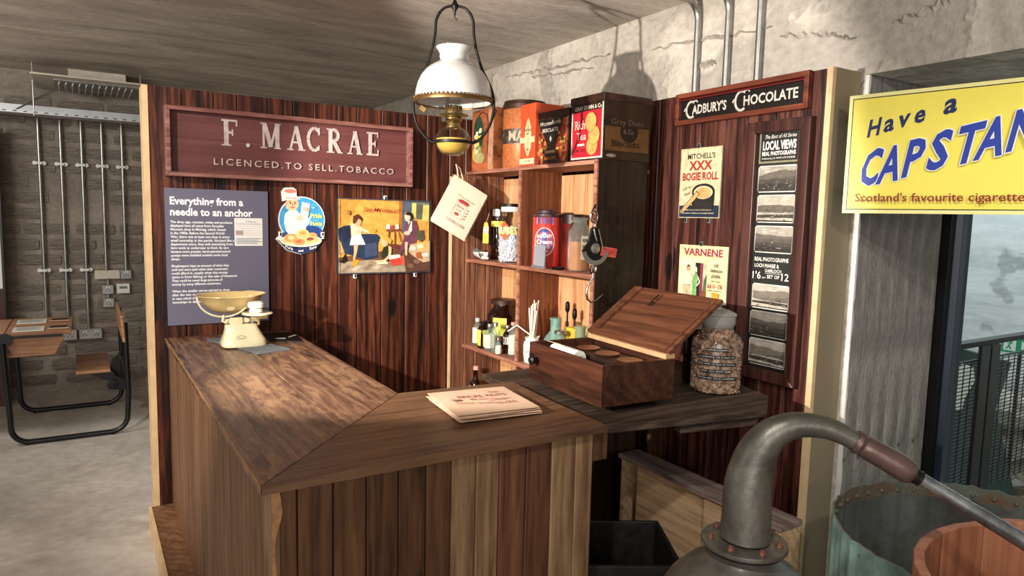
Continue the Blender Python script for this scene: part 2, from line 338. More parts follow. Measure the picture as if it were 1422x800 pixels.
def frosty(name, col, dif, dcol):
    m, nt, b, N, L = newmat(name); g = N.new('ShaderNodeBsdfGlossy'); g.inputs['Roughness'].default_value = .06; t = N.new('ShaderNodeBsdfTransparent'); t.inputs[0].default_value = rgb(col)
    d = N.new('ShaderNodeBsdfDiffuse'); d.inputs[0].default_value = rgb(dcol); fr = rimfac(N, L)
    m1 = N.new('ShaderNodeMixShader'); m1.inputs[0].default_value = dif; L.new(t.outputs[0], m1.inputs[1]); L.new(d.outputs[0], m1.inputs[2])
    mx = N.new('ShaderNodeMixShader'); L.new(fr.outputs[0], mx.inputs[0]); L.new(m1.outputs[0], mx.inputs[1]); L.new(g.outputs[0], mx.inputs[2])
    L.new(mx.outputs[0], N['Material Output'].inputs[0]); return m
G_CLEAR = frosty('clear_glass', '#eaf2ec', .10, '#dfe8e0'); G_AQUA = frosty('aqua_glass', '#b4d8cc', .35, '#a9cfc4'); G_GREEN = frosty('greenish_glass', '#c6d8bc', .38, '#b9cbb0'); G_BROWN = frosty('brown_glass', '#3a1608', .5, '#2a0f08')
G_THIN = thin('thin_clear_glass', '#f4f6f4'); G_PANE = thin('window_glass', '#e6ecee')
M_OIL = pbr('lamp_oil', '#e6b95c', .15, var=.05, coat=.5)
M_STILL = pbr('dark_copper', '#6c6860', .42, .6, bump=.25, bscale=25, vscale=11, col2='#504e47', var=.2)
M_BRONZE = pbr('brown_lead_joint', '#6b5550', .35, .6, bump=.2, bscale=20)
M_ZINC = pbr('bright_pipe', '#b8bbba', .3, .9, vscale=18, col2='#84888a')
M_PATINA = pbr('verdigris_copper', '#a9cfc5', .7, 0, bump=.4, bscale=18, vscale=3, col2='#4a5a50', thr=.42)
M_PATIN = pbr('dull_copper_inside', '#6c706c', .55, .3, bump=.3, bscale=14, vscale=4, col2='#494841')
M_RUST = pbr('rusty_rim', '#63503f', .8, 0, bump=.6, bscale=30, vscale=14, col2='#59645a')
M_PAPER = pbr('brown_bag_paper', '#d9b79b', .8, var=.06, bump=.15, bscale=12)
M_PAPERW = pbr('cream_bag_paper', '#e3cbb2', .8, var=.06, bump=.2, bscale=14)
M_STICK = pbr('white_clay', '#e9dccd', .6, var=.05)
M_CERAM = pbr('white_ceramic', '#ebe4dc', .2, var=.04, coat=.5)
M_GREYBLK = pbr('grey_card', '#8d8f97', .6, var=.05)
M_COAL = pbr('black_box_paint', '#191614', .5, var=.2, vscale=20, col2='#2c2724')
M_SHELL = pbr('dried_seaweed', '#c9a58c', .7, vscale=40, col2='#5d3f31', thr=.5)
M_RED = pbr('red_card', '#c8453f', .5, var=.1)
M_DKBR = pbr('dark_brown_metal', '#2b1b14', .4, .2, var=.2)
M_TINLID = pbr('tarnished_lid', '#4a3327', .45, .5, var=.25)
# ================================================================ SETTING
struct(build('floor', bx(-6, 3.27, -1.5, 8, -.1, 0), mat=M_FLOOR))
struct(build('ceiling', bx(-6, 3.27, -1.5, 8, 2.7, 2.8), mat=M_CEIL, origin=(0, 0, 2.7)))
# far concrete wall with smeared bricks
fw = struct(build('wall_back', bx(-6, 2.62, 6.92, 7.1, 0, 2.7), mat=M_FAR))
brick_me = None; r_ = random.Random(3)
z = .10; row = 0
while z < 2.45:
    x = -.78+(row % 2)*.17+r_.uniform(-.03, .03)
    while x < .50:
        L_ = r_.uniform(.24, .34); h_ = .085
        if x > -.85 and (r_.random() > .12):
            if brick_me is None:
                b0 = build('brick', MB().prism([(-.5, .02, -.42), (-.42, .02, -.5), (.44, .02, -.5), (.5, .02, -.38), (.5, .02, .4), (.43, .02, .5), (-.45, .02, .5), (-.5, .02, .42)], (0, -.03, 0)), fw, M_BRICK, origin=(0, 0, 0))
                brick_me = b0.data; ob = b0
            else: ob = D.objects.new('brick', brick_me); SC.collection.objects.link(ob); ob.parent = fw
            ob.scale = (L_, 1, h_); ob.location = Vector((x+L_/2, 6.92-r_.uniform(-.004, .006), z+h_/2))-WPOS[fw.name]
            ob.rotation_euler = (0, r_.uniform(-.02, .02), 0)
        x += L_+r_.uniform(.03, .07)
    z += .128; row += 1
# concrete wall on the right with its deep opening
sw = MB(); sw.box(2.62, 3.27, 1.6, 7.1, 0, 2.7); sw.box(2.62, 3.27, -1.5, 1.6, 2.19, 2.7)
ws = struct(build('wall_right', sw, mat=M_WALL, origin=(2.62, 1.6, 0)))
# board-marked reveal, slightly proud skin
rv = MB()
xs = [2.622, 2.72, 2.82, 2.93, 3.03, 3.14, 3.268]
for i, (a, b) in enumerate(zip(xs, xs[1:])):
    d = [0, .004, .001, .005, .002, .003][i]
    build('board_mark', bx(a+.0015, b-.0015, 1.590-d, 1.602, 0, 2.188), ws, M_PIER, bev=.002)
def ridge(y0, y1, z0, z1, seed, h0=.02):
    rg = random.Random(seed); n = 26; up = []; lo = []
    for i in range(n+1):
        f = i/n; zc = z0+(z1-z0)*f+rg.uniform(-.012, .012); w_ = h0*math.sin(PI*min(max(f, .04), .96))*rg.uniform(.25, 1); up.append((y0+(y1-y0)*f, zc+w_)); lo.append((y0+(y1-y0)*f, zc-w_*.6))
    m = MB(); vs = []
    for (a, b), (c, d) in zip(up, lo): vs += [(2.6205, a, b), (2.606-rg.uniform(0, .004), a, (b+d)/2+.002), (2.6205, c, d)]
    m.add(vs, [(i*3+k, i*3+k+1, i*3+k+4, i*3+k+3) for i in range(n) for k in (0, 1)]); build('plaster_ridge', m, ws, M_WALL, recalc=True)
ridge(4.3, 3.15, 2.60, 2.545, 1, .022); ridge(3.95, 3.3, 2.545, 2.50, 2, .012); ridge(2.80, 2.05, 2.515, 2.46, 3, .016); ridge(2.0, 1.65, 2.42, 2.34, 4, .02); ridge(1.50, 1.22, 2.36, 2.42, 5, .022); ridge(2.5, 2.36, 2.36, 2.37, 6, .03)
struct(build('wall_outside', bx(7.5, 7.7, -4, 8, -2, 5), mat=M_OUT))
struct(build('floor_outside', bx(3.27, 7.5, -3, 8, -1.1, -1), mat=M_OUT))
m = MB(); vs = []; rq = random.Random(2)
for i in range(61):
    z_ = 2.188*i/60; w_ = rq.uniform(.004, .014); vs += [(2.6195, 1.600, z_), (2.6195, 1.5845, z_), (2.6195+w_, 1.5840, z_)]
m.add(vs, [(i*3+k, i*3+k+1, i*3+k+4, i*3+k+3) for i in range(60) for k in (0, 1)]); build('painted_lit_edge', m, ws, pbr('lit_edge_pale', '#dcd8d0', .8, var=.08))  # lit corner of the reveal, painted in as a ragged pale strip
# window frame at the outer side of the opening
wf = struct(build('window_1', bx(3.272, 3.31, 1.55, 1.62, 0, 2.19), mat=M_BLACK))
for a, b, m, y in ((3.31, 3.36, M_BLUEFR, 1.52), (3.365, 3.43, M_BLUEFR, 1.535), (3.43, 3.475, M_BLACK, 1.56)):
    build('frame_post', bx(a, b, y, 1.64, 0, 2.3), wf, m, bev=.003)
build('pane', bx(3.385, 3.391, -.9, 1.535, .05, 2.3), wf, G_PANE)

# wooden partitions
def planks(parent, bounds, plane, front, back, z0, z1, mat, ch=.004, jit=.0, label=None, mats=None):
    """vertical boards; plane 'y': bounds run along x, plane 'x': along y"""
    for i, (a, b) in enumerate(zip(bounds, bounds[1:])):
        f = front+(random.uniform(-jit, jit) if jit else 0); s = 1 if back > f else -1; a2 = a+.0016; b2 = b-.0016
        pr = [(a2, back), (b2, back), (b2, f+s*ch), (b2-ch, f), (a2+ch, f), (a2, f+s*ch)]
        pts = [((p, q, z0) if plane == 'y' else (q, p, z0)) for p, q in pr]
        build('plank', MB().prism(pts, (0, 0, z1-z0)), parent, mats[i] if mats else mat)
pb = struct(build('wall_back_partition', bx(.29, 2.43, 3.772, 3.9, 0, 2.175), mat=W_DARK['z']))
bl = [.288]; rr = random.Random(5)
while bl[-1] < 2.32: bl.append(round(bl[-1]+rr.choice((.11, .13, .145, .15)), 3))
bl[-1] = 2.43
planks(pb, bl, 'y', 3.75, 3.772, 0, 2.19, W_DARK['z'], jit=.001)
pr_ = struct(build('wall_right_partition', bx(2.452, 2.60, 1.64, 3.9, 0, 2.18), mat=W_RED))
bl = [1.64, 1.735, 1.86, 2.0, 2.12, 2.26, 2.40, 2.53, 2.66, 2.79, 2.92, 3.05, 3.18, 3.31, 3.44, 3.57, 3.75]
planks(pr_, bl, 'x', 2.43, 2.452, 0, 2.195, W_RED, jit=.001)
struct(build('trim_1', bx(.262, .288, 3.748, 3.9, 0, 2.19), mat=W_PINEEDGE, bev=.001))
struct(build('trim_2', bx(2.43, 2.452, 1.615, 1.64, 0, 2.2), mat=W_PINEEDGE, bev=.001))
struct(build('trim_3', bx(2.452, 2.615, 1.615, 1.64, 0, 2.2), mat=M_KHAKI, bev=.001))
pl = struct(build('trim_4', bx(.236, .25, 1.6, 3.745, 0, .12), mat=W_PINEEDGE, bev=.001))
struct(build('trim_5', bx(.25, .345, 1.6, 3.745, 0, .115), mat=W_CSIDE))

# ================================================================ COUNTER
ct = thing('counter', 'L-shaped wooden shop counter base clad in upright brown boards', 'counter', (.85, 2.6, 0))
build('carcass', MB().box(.365, .90, 1.64, 3.74, 0, .944).box(.90, 1.325, 1.64, 2.16, 0, .944), ct, W_CTR[0])
fb = [.377, .42, .508, .594, .683, .762, .838, .916, .992, 1.084, 1.176, 1.267, 1.335]
fm = [0, 0, 0, 0, 0, 0, 1, 1, 2, 2, 1, 1]
planks(ct, fb, 'y', 1.62, 1.64, 0, .944, None, ch=.003, jit=.0012, mats=[W_CTR[i] for i in fm])
sb = [1.665]
while sb[-1] < 3.6: sb.append(round(sb[-1]+.105, 3))
sb[-1] = 3.745
planks(ct, sb, 'x', .345, .365, 0, .944, W_CSIDE, ch=.0025, jit=.0006)
cp = MB(); cp.prism([(.343, 1.618, 0), (.378, 1.618, 0), (.378, 1.64, 0), (.365, 1.665, 0), (.343, 1.665, 0)], (0, 0, .944))
build('corner_post', cp, ct, W_CTR[1], bev=.003, label='chipped pale corner post')
rs_ = random.Random(6); m = MB(); nseg = 34; rg_ = [(.362+rs_.uniform(.002, .010)+(.012 if i > 30 else 0), .944*i/nseg) for i in range(nseg+1)]
vs = []
for x_, z_ in rg_: vs += [(.358, 1.6165, z_), (x_, 1.6165, z_), (x_, 1.6195, z_)]
m.add(vs, [(i*3+k, i*3+k+1, i*3+k+4, i*3+k+3) for i in range(nseg) for k in (0, 1)]); build('splintered_edge', m, ct, pbr('bare_split_wood', '#a87a50', .7, var=.2, vscale=30), label='pale splintered edge of the corner')
planks(ct, [1.62, 1.75, 1.9, 2.03, 2.18], 'x', 1.337, 1.325, 0, .944, W_CTR[0])
build('bracket', bx(1.338, 1.40, 1.63, 1.67, .84, .944), ct, W_CTR[0], bev=.002)
T0, T1 = .945, .97
tp = thing('worktop', 'mitred brown wooden counter top, worn pale on its long left arm', 'worktop', (.85, 2.6, T0))
def board(pts, mat, name='board'): build(name, MB().prism([(x, y, T0) for x, y in pts], (0, 0, T1-T0)), tp, mat, bev=.0025)
board([(.33, 3.745), (.629, 3.745), (.629, 1.912), (.33, 1.598)], W_TOPL)
board([(.631, 3.745), (.935, 3.745), (.935, 2.232), (.631, 1.914)], W_TOPL)
board([(.332, 1.595), (1.355, 1.59), (1.37, 1.93), (.648, 1.93)], W_TOPF)
board([(.651, 1.932), (1.37, 1.932), (1.395, 2.2), (.937, 2.232)], W_TOPF)
m = MB(); vs = []; n_ = 90
for i in range(n_+1):
    y_ = 1.60+2.13*i/n_; w_ = rs_.uniform(.0, .006); vs += [(.3292, y_, .9715-rs_.uniform(.003, .010)), (.3292, y_, .9703), (.331+w_, y_, .9703)]
m.add(vs, [(i*3+k, i*3+k+1, i*3+k+4, i*3+k+3) for i in range(n_) for k in (0, 1)]); build('worn_edge', m, tp, MATS['bare_split_wood'], label='pale worn left edge')
bn = thing('side_bench', 'rough dark grey-brown plank bench beside the counter under the mahogany box', 'bench', (1.8, 1.9, 0))
build('plank', MB().prism([(1.40, 1.635, .92), (2.03, 1.515, .92), (2.20, 1.64, .92), (2.24, 1.78, .92), (1.40, 1.86, .92)], (0, 0, .028)), bn, W_BENCH, bev=.004)
build('plank', MB().prism([(1.40, 1.865, .92), (2.245, 1.785, .92), (2.40, 2.45, .92), (1.40, 2.45, .92)], (0, 0, .028)), bn, W_BENCH, bev=.003)
build('batten', bx(1.70, 2.02, 1.60, 1.64, .885, .92).rot(-.19, (1.70, 1.62, .9)), bn, W_BENCH, bev=.004)
build('leg', bx(1.42, 1.47, 2.36, 2.42, 0, .92), bn, W_CTR[0], bev=.003)
build('leg', bx(2.34, 2.39, 2.37, 2.43, 0, .92), bn, W_CTR[0], bev=.003)

# ================================================================ SHELF UNIT
XF, XB, YA, YD, YB_ = 2.0, 2.27, 2.465, 3.12, 3.71
su = thing('shelf_unit', 'open wooden shelf unit of pale and brown boards standing in the partition corner', 'shelves', (2.14, 3.1, 0))
planks(su, [2.465, 2.56, 2.67, 2.79, 2.90, 3.01, 3.12, 3.24, 3.36, 3.48, 3.60, 3.735], 'x', XB, XB+.015, 0, 1.84, W_SHELFB, ch=.002)
planks(su, [1.905, 2.0, 2.075, 2.15, 2.215, 2.27], 'y', 3.725, 3.74, 0, 1.855, W_SHELFL, ch=.004)
build('edge_strip', bx(1.893, 1.904, 3.72, 3.74, 0, 1.84), su, W_PINEEDGE)
build('side_panel', bx(XF+.002, XB+.03, YA, YA+.02, 0, 1.876), su, W_ENDD, label='dark end panel')
build('front_post', bx(XF-.006, XF+.002, YA, YA+.022, 0, 1.876), su, W_SHELF)
for a, b in ((.87-.05, 1.325), (1.345, 1.86), (0, .79)): build('divider', bx(XF+.008, XB, YD-.009, YD+.009, a, b), su, W_DIV)
for zt, y1, xf in ((1.876, 3.74, 2.0), (1.345, 3.725, 2.0), (.815, 3.725, 1.985), (.40, 3.725, 2.0)):
    build('shelf', bx(xf, XB, YA+.021, y1, zt-.02, zt), su, W_SHELF, bev=.002)
for a, b in ((1.346, 1.855), (.816, 1.324)): build('divider_edge', bx(XF-.003, XF+.008, YD-.010, YD+.010, a, b), su, W_SHELF)

# ================================================================ PIPES, TRAY, VENT
def conduit(pts, label, group, clips=(), axis='y', m=M_GALV, r=.0125, nm='conduit'):
    p0 = pts[0]; t = thing(nm, label, 'pipe', pts[-1] if pts[-1][2] < p0[2] else p0, group)
    build('pipe', MB().tube(pts, r, 10), t, m, smooth=40)
    for (x, y, z) in clips:
        c = MB()
        c.lathe((x-.032, y+.034, z), [(.018, 0), (.018, .030), (.012, .036)], 14, (0, -1, 0)); c.lathe((x+.032, y+.034, z), [(.018, 0), (.018, .030), (.012, .036)], 14, (0, -1, 0)); c.box(x-.02, x+.02, y-.016, y+.01, z-.010, z+.010)
        build('pipe_clip', c, t, M_PLASTW, bev=.002)
    return t
Y = 6.885; g1 = 'vertical conduits on the far brick wall'
cd = [(-.276, .50, 'leftmost vertical conduit on the far wall, ending behind the desk'), (-.125, .55, 'second vertical conduit from the left, ending in the socket beside the desk'),
      (.022, .56, 'middle vertical conduit ending in the wide double socket'), (.169, 1.06, 'vertical conduit ending in the long junction box'), (.318, 1.06, 'rightmost vertical conduit ending in the small square switch')]
for x, zb, l in cd:
    cl = [(x, Y, 1.96)]+([(x, Y, 1.075)] if zb < 1 else [])
    conduit([(x, Y, 2.32), (x, Y, 1.4), (x, Y, zb)], l, g1, cl)
def plate(name, x, z, w_, h_, lab, cat, mat=M_GALV, sockets=0, y=6.92, d=.045, scr=False):
    t = thing(name, lab, cat, (x, y, z-h_/2)); build('box', bx(x-w_/2, x+w_/2, y-d, y, z-h_/2, z+h_/2), t, mat, bev=.004)
    for i in range(sockets):
        xx = x+(i-(sockets-1)/2)*w_/sockets
        m = MB(); m.box(xx-.014, xx-.004, y-d-.003, y-d+.001, z+.012, z+.03); m.box(xx+.004, xx+.014, y-d-.003, y-d+.001, z+.012, z+.03)
        build('rocker', m, t, M_PLASTW)
        m = MB()
        for dx, dz in ((-.014, -.012), (.014, -.012), (0, .004)): m.box(xx+dx-.004, xx+dx+.004, y-d-.002, y-d+.001, z+dz-.004, z+dz+.004)
        build('socket_hole', m, t, M_BLACK)
    if scr: build('display', bx(x-.03, x+.03, y-d-.003, y-d+.001, z, z+.02), t, M_SLATE)
    return t
plate('junction_box', .175, 1.03, .19, .075, 'long grey junction box below the fourth conduit', 'junction box', M_VENT)
plate('light_switch', .317, 1.03, .085, .08, 'small square metal switch below the rightmost conduit', 'switch', sockets=1)
plate('light_switch', .176, .90, .085, .08, 'square metal switch just under the long junction box', 'switch', sockets=1)
plate('light_switch', .178, .785, .085, .08, 'lowest square metal switch of the stack on the far wall', 'switch', sockets=1)
plate('thermostat', .292, .905, .10, .085, 'white thermostat with a small display beside the switches', 'thermostat', M_PLASTW, scr=True)
plate('wall_socket', .035, .52, .17, .09, 'wide metal double socket at the foot of the middle conduit', 'socket', sockets=2)
plate('wall_socket', -.115, .52, .10, .09, 'metal socket half hidden behind the school desk', 'socket', sockets=1)
conduit([(.178, 6.88, 1.0), (.178, 6.88, .94)], 'short conduit stub between junction box and switch', 'short conduit stubs', r=.01)
conduit([(.177, 6.88, .862), (.177, 6.88, .822)], 'short conduit stub between the two lower switches', 'short conduit stubs', r=.01)
tr = thing('cable_tray', 'bright galvanised cable tray hanging below the ceiling at the far wall', 'cable tray', (-.2, 6.5, 2.3))
build('tray_base', bx(-2.2, .62, 6.5, 6.72, 2.315, 2.322), tr, M_TRAY)
build('tray_side', bx(-2.2, .62, 6.72, 6.726, 2.315, 2.40), tr, M_TRAY)
build('tray_side', bx(-2.2, .62, 6.494, 6.50, 2.312, 2.335), tr, M_TRAY)
s_ = MB()
for i in range(34): s_.box(-1.6+i*.066, -1.575+i*.066, 6.4925, 6.494, 2.320, 2.327)
build('slot', s_, tr, M_BLACK, kind='stuff')
for x in (-.28, .9-.45): build('hanger_rod', MB().cyl((x, 6.51, 2.30), (x, 6.51, 2.70), .005), tr, M_GALV)
build('strut', MB().cyl((-.42, 6.6, 2.33), (-.12, 6.5, 2.52), .006), tr, M_BLACK)
vt = thing('ceiling_vent', 'cream ceiling vent with a slatted grey grille above the cable tray', 'vent', (.1, 6.5, 2.55))
build('frame', bx(-.28, .47, 6.15, 6.86, 2.56, 2.572), vt, M_VENT, bev=.004)
build('duct_neck', bx(-.05, .35, 6.62, 6.84, 2.572, 2.70), vt, M_CEIL)
build('grille_frame', bx(-.14, .44, 6.28, 6.78, 2.548, 2.562), vt, M_GALV, bev=.004)
for i in range(12): build('slat', bx(-.11+i*.044, -.105+i*.044, 6.33, 6.73, 2.528, 2.55).rot(.5, (-.11+i*.044, 6.5, 2.54), 'Y'), vt, M_PLASTW)
db = thing('display_board', 'white display board with brown foot at the left photo edge', 'board', (-.7, 6.7, 0))
build('panel', bx(-1.35, -.545, 6.7, 6.73, .95, 2.22), db, M_PLASTW, bev=.003)
build('edge', bx(-.545, -.53, 6.695, 6.735, 0, 2.25), db, M_BLACK)
build('foot_panel', bx(-1.35, -.545, 6.7, 6.73, .0, .95), db, W_FRAME)
def bend(x, y, z1, x1, n=6, r=.09):
    pts = [(x, y, 1.9), (x, y, z1-r)]+[(x-r+r*math.cos(a), y, z1-r+r*math.sin(a)) for a in [PI/2*i/n for i in range(1, n+1)]]
    return pts+[(x1, y, z1)]
for y, l in ((2.47, 'leftmost bent conduit rising behind the right partition'), (2.28, 'middle bent conduit rising behind the right partition'), (2.10, 'right-hand bent conduit rising nearest the yellow sign')):
    conduit([(2.585 if False else 2.598, y, 2.19)]+bend(2.598, y, 2.672, 2.0)[1:], l, 'bent conduits rising to the ceiling', r=.0165)

# ================================================================ SIGNS ON THE BACK PARTITION
UX, UZ = (1, 0, 0), (0, 0, 1)
def framed(parent, o, u, n, w_, h_, fw, dep, mat, nm='frame_rail', ml=None):
    o = Vector(o); u = Vector(u); n = Vector(n); v = Vector((0, 0, 1))
    C = lambda x, y: o+u*x+v*y
    for q in (((0, 0), (w_, 0), (w_-fw, fw), (fw, fw)), ((w_, 0), (w_, h_), (w_-fw, h_-fw), (w_-fw, fw)), ((w_, h_), (0, h_), (fw, h_-fw), (w_-fw, h_-fw)), ((0, h_), (0, 0), (fw, fw), (fw, h_-fw))):
        build(nm, MB().prism([C(*p) for p in q], n*dep), parent, mat, bev=.003)
def serif(p, ch, x, y, w_, h, col, s=None):
    """hand-painted slab-serif capitals"""
    s = s or h*.17; t = h*.05
    def st(a, b, wd=s): p.line([(x+a[0]*w_, y+a[1]*h), (x+b[0]*w_, y+b[1]*h)], wd, col)
    def sf(cx, cy, ww=.42): p.rect(x+(cx-ww/2)*w_, y+cy*h-t/2, x+(cx+ww/2)*w_, y+cy*h+t/2, col)
    def arc(cx, cy, rx, ry, a0, a1, wd=s):
        pts = [(x+(cx+rx*math.cos(a0+(a1-a0)*i/12))*w_, y+(cy+ry*math.sin(a0+(a1-a0)*i/12))*h) for i in range(13)]; p.line(pts, wd, col)
    if ch == 'F': st((.3, 0), (.3, 1)); sf(.3, .02, .6); p.rect(x, y+h*.93, x+w_, y+h, col); p.rect(x+w_*.9, y+h*.76, x+w_, y+h, col); p.rect(x+.3*w_, y+h*.46, x+w_*.7, y+h*.56, col); p.rect(x+.64*w_, y+h*.38, x+w_*.74, y+h*.64, col)
    if ch == 'E': st((.3, 0), (.3, 1)); p.rect(x, y+h*.93, x+w_*.95, y+h, col); p.rect(x, y, x+w_, y+h*.08, col); p.rect(x+w_*.87, y+h*.78, x+w_*.95, y+h, col); p.rect(x+w_*.9, y, x+w_, y+h*.26, col); p.rect(x+.3*w_, y+h*.46, x+w_*.7, y+h*.55, col); p.rect(x+.64*w_, y+h*.38, x+w_*.74, y+h*.64, col)
    if ch == 'M': st((.15, 0), (.15, 1), s*.5); st((.85, 0), (.85, 1)); st((.2, .96), (.52, .06)); st((.80, .96), (.52, .06), s*.5); sf(.15, .02, .34); sf(.85, .02, .36); sf(.13, .97, .3); sf(.87, .97, .32)
    if ch == 'A': st((.18, .03), (.5, .97), s*.5); st((.8, .03), (.5, .97)); p.rect(x+.3*w_, y+h*.28, x+.72*w_, y+h*.36, col); sf(.17, .02, .36); sf(.82, .02, .42)
    if ch == 'C': arc(.55, .5, .4, .45, math.radians(50), math.radians(310), s*.8); p.rect(x+.78*w_, y+h*.68, x+.9*w_, y+h*.98, col); p.rect(x+.78*w_, y+h*.06, x+.87*w_, y+h*.26, col)
    if ch == 'R': st((.25, 0), (.25, 1)); arc(.42, .73, .32, .23, math.radians(90), math.radians(-90), s*.85); p.rect(x+.2*w_, y+h*.93, x+.46*w_, y+h, col); p.rect(x+.2*w_, y+h*.46, x+.46*w_, y+h*.54, col); st((.45, .48), (.82, .04)); sf(.25, .02, .5); sf(.88, .02, .3); sf(.12, .97, .24)
sg = thing('shop_sign', 'long maroon wooden shop sign with faded lettering in a moulded frame', 'sign', (1.0, 3.75, 1.77))
SX0, SX1, SZ0, SZ1 = .351, 1.618, 1.764, 2.097
build('board', bx(SX0+.02, SX1-.02, 3.712, 3.749, SZ0+.02, (SZ0+SZ1)/2+.02), sg, W_SIGN)
build('board', bx(SX0+.02, SX1-.02, 3.713, 3.749, (SZ0+SZ1)/2+.021, SZ1-.02), sg, W_SIGN)
framed(sg, (SX0, 3.749, SZ0), UX, (0, -1, 0), SX1-SX0, SZ1-SZ0, .021, .086, W_SIGNF)
p = P((SX0, 3.7118, SZ0), UX, UZ, mat=WORN); lc = '#b9aca6'
for ch, x, w_ in (('F', .255, .075), ('M', .442, .098), ('A', .575, .09), ('C', .672, .082), ('R', .782, .085), ('A', .895, .085), ('E', 1.005, .07)): serif(p, ch, x, .165, w_, .128, lc)
p.ell(.378, .172, .010, .010, lc)
p.text('LICENCED.TO SELL.TOBACCO', .215, .066, .033, '#b3a49c', w=.95, bold=.01, sp=1.35)
p.build('print', sg)
ip = thing('info_panel', 'grey-blue exhibition text panel headed Everything from a needle to an anchor', 'panel', (.59, 3.745, 1.03))
IPX, IPZ = .346, 1.03; IW, IH = .484, .678
bd = MB(); bd.c = rgb('#69687a'); bd.mat(PLAIN)
for i, (a, b) in enumerate(((0, .10), (.10, .21), (.21, .345), (.345, .46), (.46, .484))): bd.box(IPX+a, IPX+b, 3.738, 3.749, IPZ, IPZ+IH)
build('board', bd, ip)
p = P((IPX, 3.7378, IPZ), UX, UZ, mat=PLAIN)
p.text('Everything from a', .022, .600, .036, '#ffffff', w=.34, bold=.03); p.text('needle to an anchor', .022, .546, .036, '#ffffff', w=.385, bold=.03); p.build('heading', ip)
p = P((IPX, 3.7378, IPZ), UX, UZ, mat=PLAIN)
L1 = ['The shop sign, counter, scales and products', 'displayed here all came from Farquhar', "Macrae's shop in Melvaig, which closed", 'in the 1950s. Before the Second World', 'War, there was at least one shop in every', 'small township in the parish. Stocked like a', 'department store, they sold everything from', 'farm tools to underwear to food. As cars', 'became more popular, hand-operated petrol', 'pumps were installed outside some local', 'shops.', None,
      'Shopkeepers kept an account of what they', 'sold and were paid when their customers', 'could afford it, usually when the money', 'came in from fishing or the sale of livestock.', 'They could be owed large amounts of', 'money by many different customers.', None, 'When the smaller stores started to close', 'after the war, mobile shops began operating', 'in vans which travelled between the', 'townships to deliver orders.']
zz = .508
for t in L1:
    if t is None: zz -= .016; continue
    p.text(t, .022, zz, .0118, '#ffffff', w=len(t)*.00665, bold=.022); zz -= .0183
p.build('body_text', ip)
p = P((IPX, 3.7376, IPZ), UX, UZ, mat=PLAIN)
p.rect(.317, .395, .455, .538, '#ece9e4'); p.text('F Macrae', .375, .515, .010, '#5a5a66', bold=0); p.line([(.325, .508), (.448, .508)], .002, '#77757a'); p.line([(.325, .497), (.448, .497)], .001, '#9b98a0')
for i in range(4): p.line([(.325, .484-i*.011), (.448, .484-i*.011)], .001, '#b5b2b8')
p.rect(.323, .452, .358, .474, '#b39a9c')
for i in range(4): p.line([(.325, .433-i*.008), (.45-(i % 2)*.02, .433-i*.008)], .003, '#7d8494')
p.build('receipt_inset', ip)

# baker boy tin sign
bk = thing('baker_sign', 'round blue tin sign of a baker child holding bread above rolls', 'sign', (1.0, 3.745, 1.38))
cx, cz, R_ = 1.008, 1.565, .124
m = MB(); m.mat(INK); m.c = rgb('#dfe9ee'); m.lathe((cx, 3.749, cz), [(R_, 0), (R_, .008)], 40, (0, -1, 0))
m.prism([(.868, 3.749, 1.462), (.905, 3.749, 1.495), (1.11, 3.749, 1.495), (1.128, 3.749, 1.465), (1.075, 3.749, 1.395), (1.0, 3.749, 1.378), (.925, 3.749, 1.40)], (0, -.008, 0))
m.prism([(.905, 3.749, 1.66), (.90, 3.749, 1.712), (.915, 3.749, 1.732), (.96, 3.749, 1.735), (.975, 3.749, 1.68)], (0, -.008, 0))
build('plate', m, bk)
p = P((cx, 3.7408, cz), UX, UZ)
p.ell(0, 0, .119, .119, '#3f93c6', 40); p.ell(.045, -.075, .07, .045, '#24407a'); p.ell(-.06, -.09, .05, .03, '#2b4f8c')
p.poly([(-.095, -.02), (-.09, .03), (-.065, .052), (-.03, .05), (0, .02), (.03, .0), (.045, .02), (.04, -.012), (.02, -.04), (.015, -.085), (-.06, -.095), (-.085, -.06)], '#f1ead9')
for a, b in (((-.07, .02), (-.05, -.07)), ((-.04, .03), (-.02, -.02)), ((-.02, -.03), (-.06, -.05)), ((0, -.01), (-.03, -.03))): p.line([a, b], .003, '#c9bca6')
p.poly([(-.085, .06), (-.078, .075), (-.062, .068), (-.065, .05)], '#e7d9c4')
p.ell(-.052, .082, .034, .034, '#eab28b'); p.ell(-.084, .08, .007, .011, '#e0a27c')
p.ell(-.062, .088, .004, .005, '#3a241b'); p.ell(-.038, .088, .004, .005, '#3a241b'); p.ell(-.05, .080, .004, .006, '#d98f6a')
p.ell(-.05, .067, .013, .006, '#b3443a', t0=PI, t1=2*PI, n=10); p.line([(-.068, .096), (-.058, .099)], .002, '#6b3f2a'); p.line([(-.044, .099), (-.034, .096)], .002, '#6b3f2a')
p.poly([(-.093, .108), (-.10, .150), (-.082, .168), (-.045, .170), (-.03, .158), (-.028, .125), (-.008, .108), (-.05, .102)], '#efe0cf')
p.ell(-.06, .150, .032, .011, '#d9776a'); p.line([(-.085, .115), (-.03, .113), (-.015, .107)], .006, '#b98e7c')
p.poly([(-.012, .015), (.0, .095), (.042, .085), (.028, -.005)], '#f3e6da'); p.poly([(.002, .05), (.005, .072), (.038, .064), (.033, .042)], '#e2a08c'); p.line([(.0, .03), (.028, .02)], .004, '#d0a090')
p.ell(-.012, .012, .018, .012, '#eab28b', a=.6)
p.text('Pride', .045, .012, .022, '#f3e66a', w=.062, bold=.03); p.text('of the', .066, -.006, .006, '#f3e66a', bold=.0); p.text('Home', .045, -.030, .022, '#f3e66a', w=.062, bold=.03)
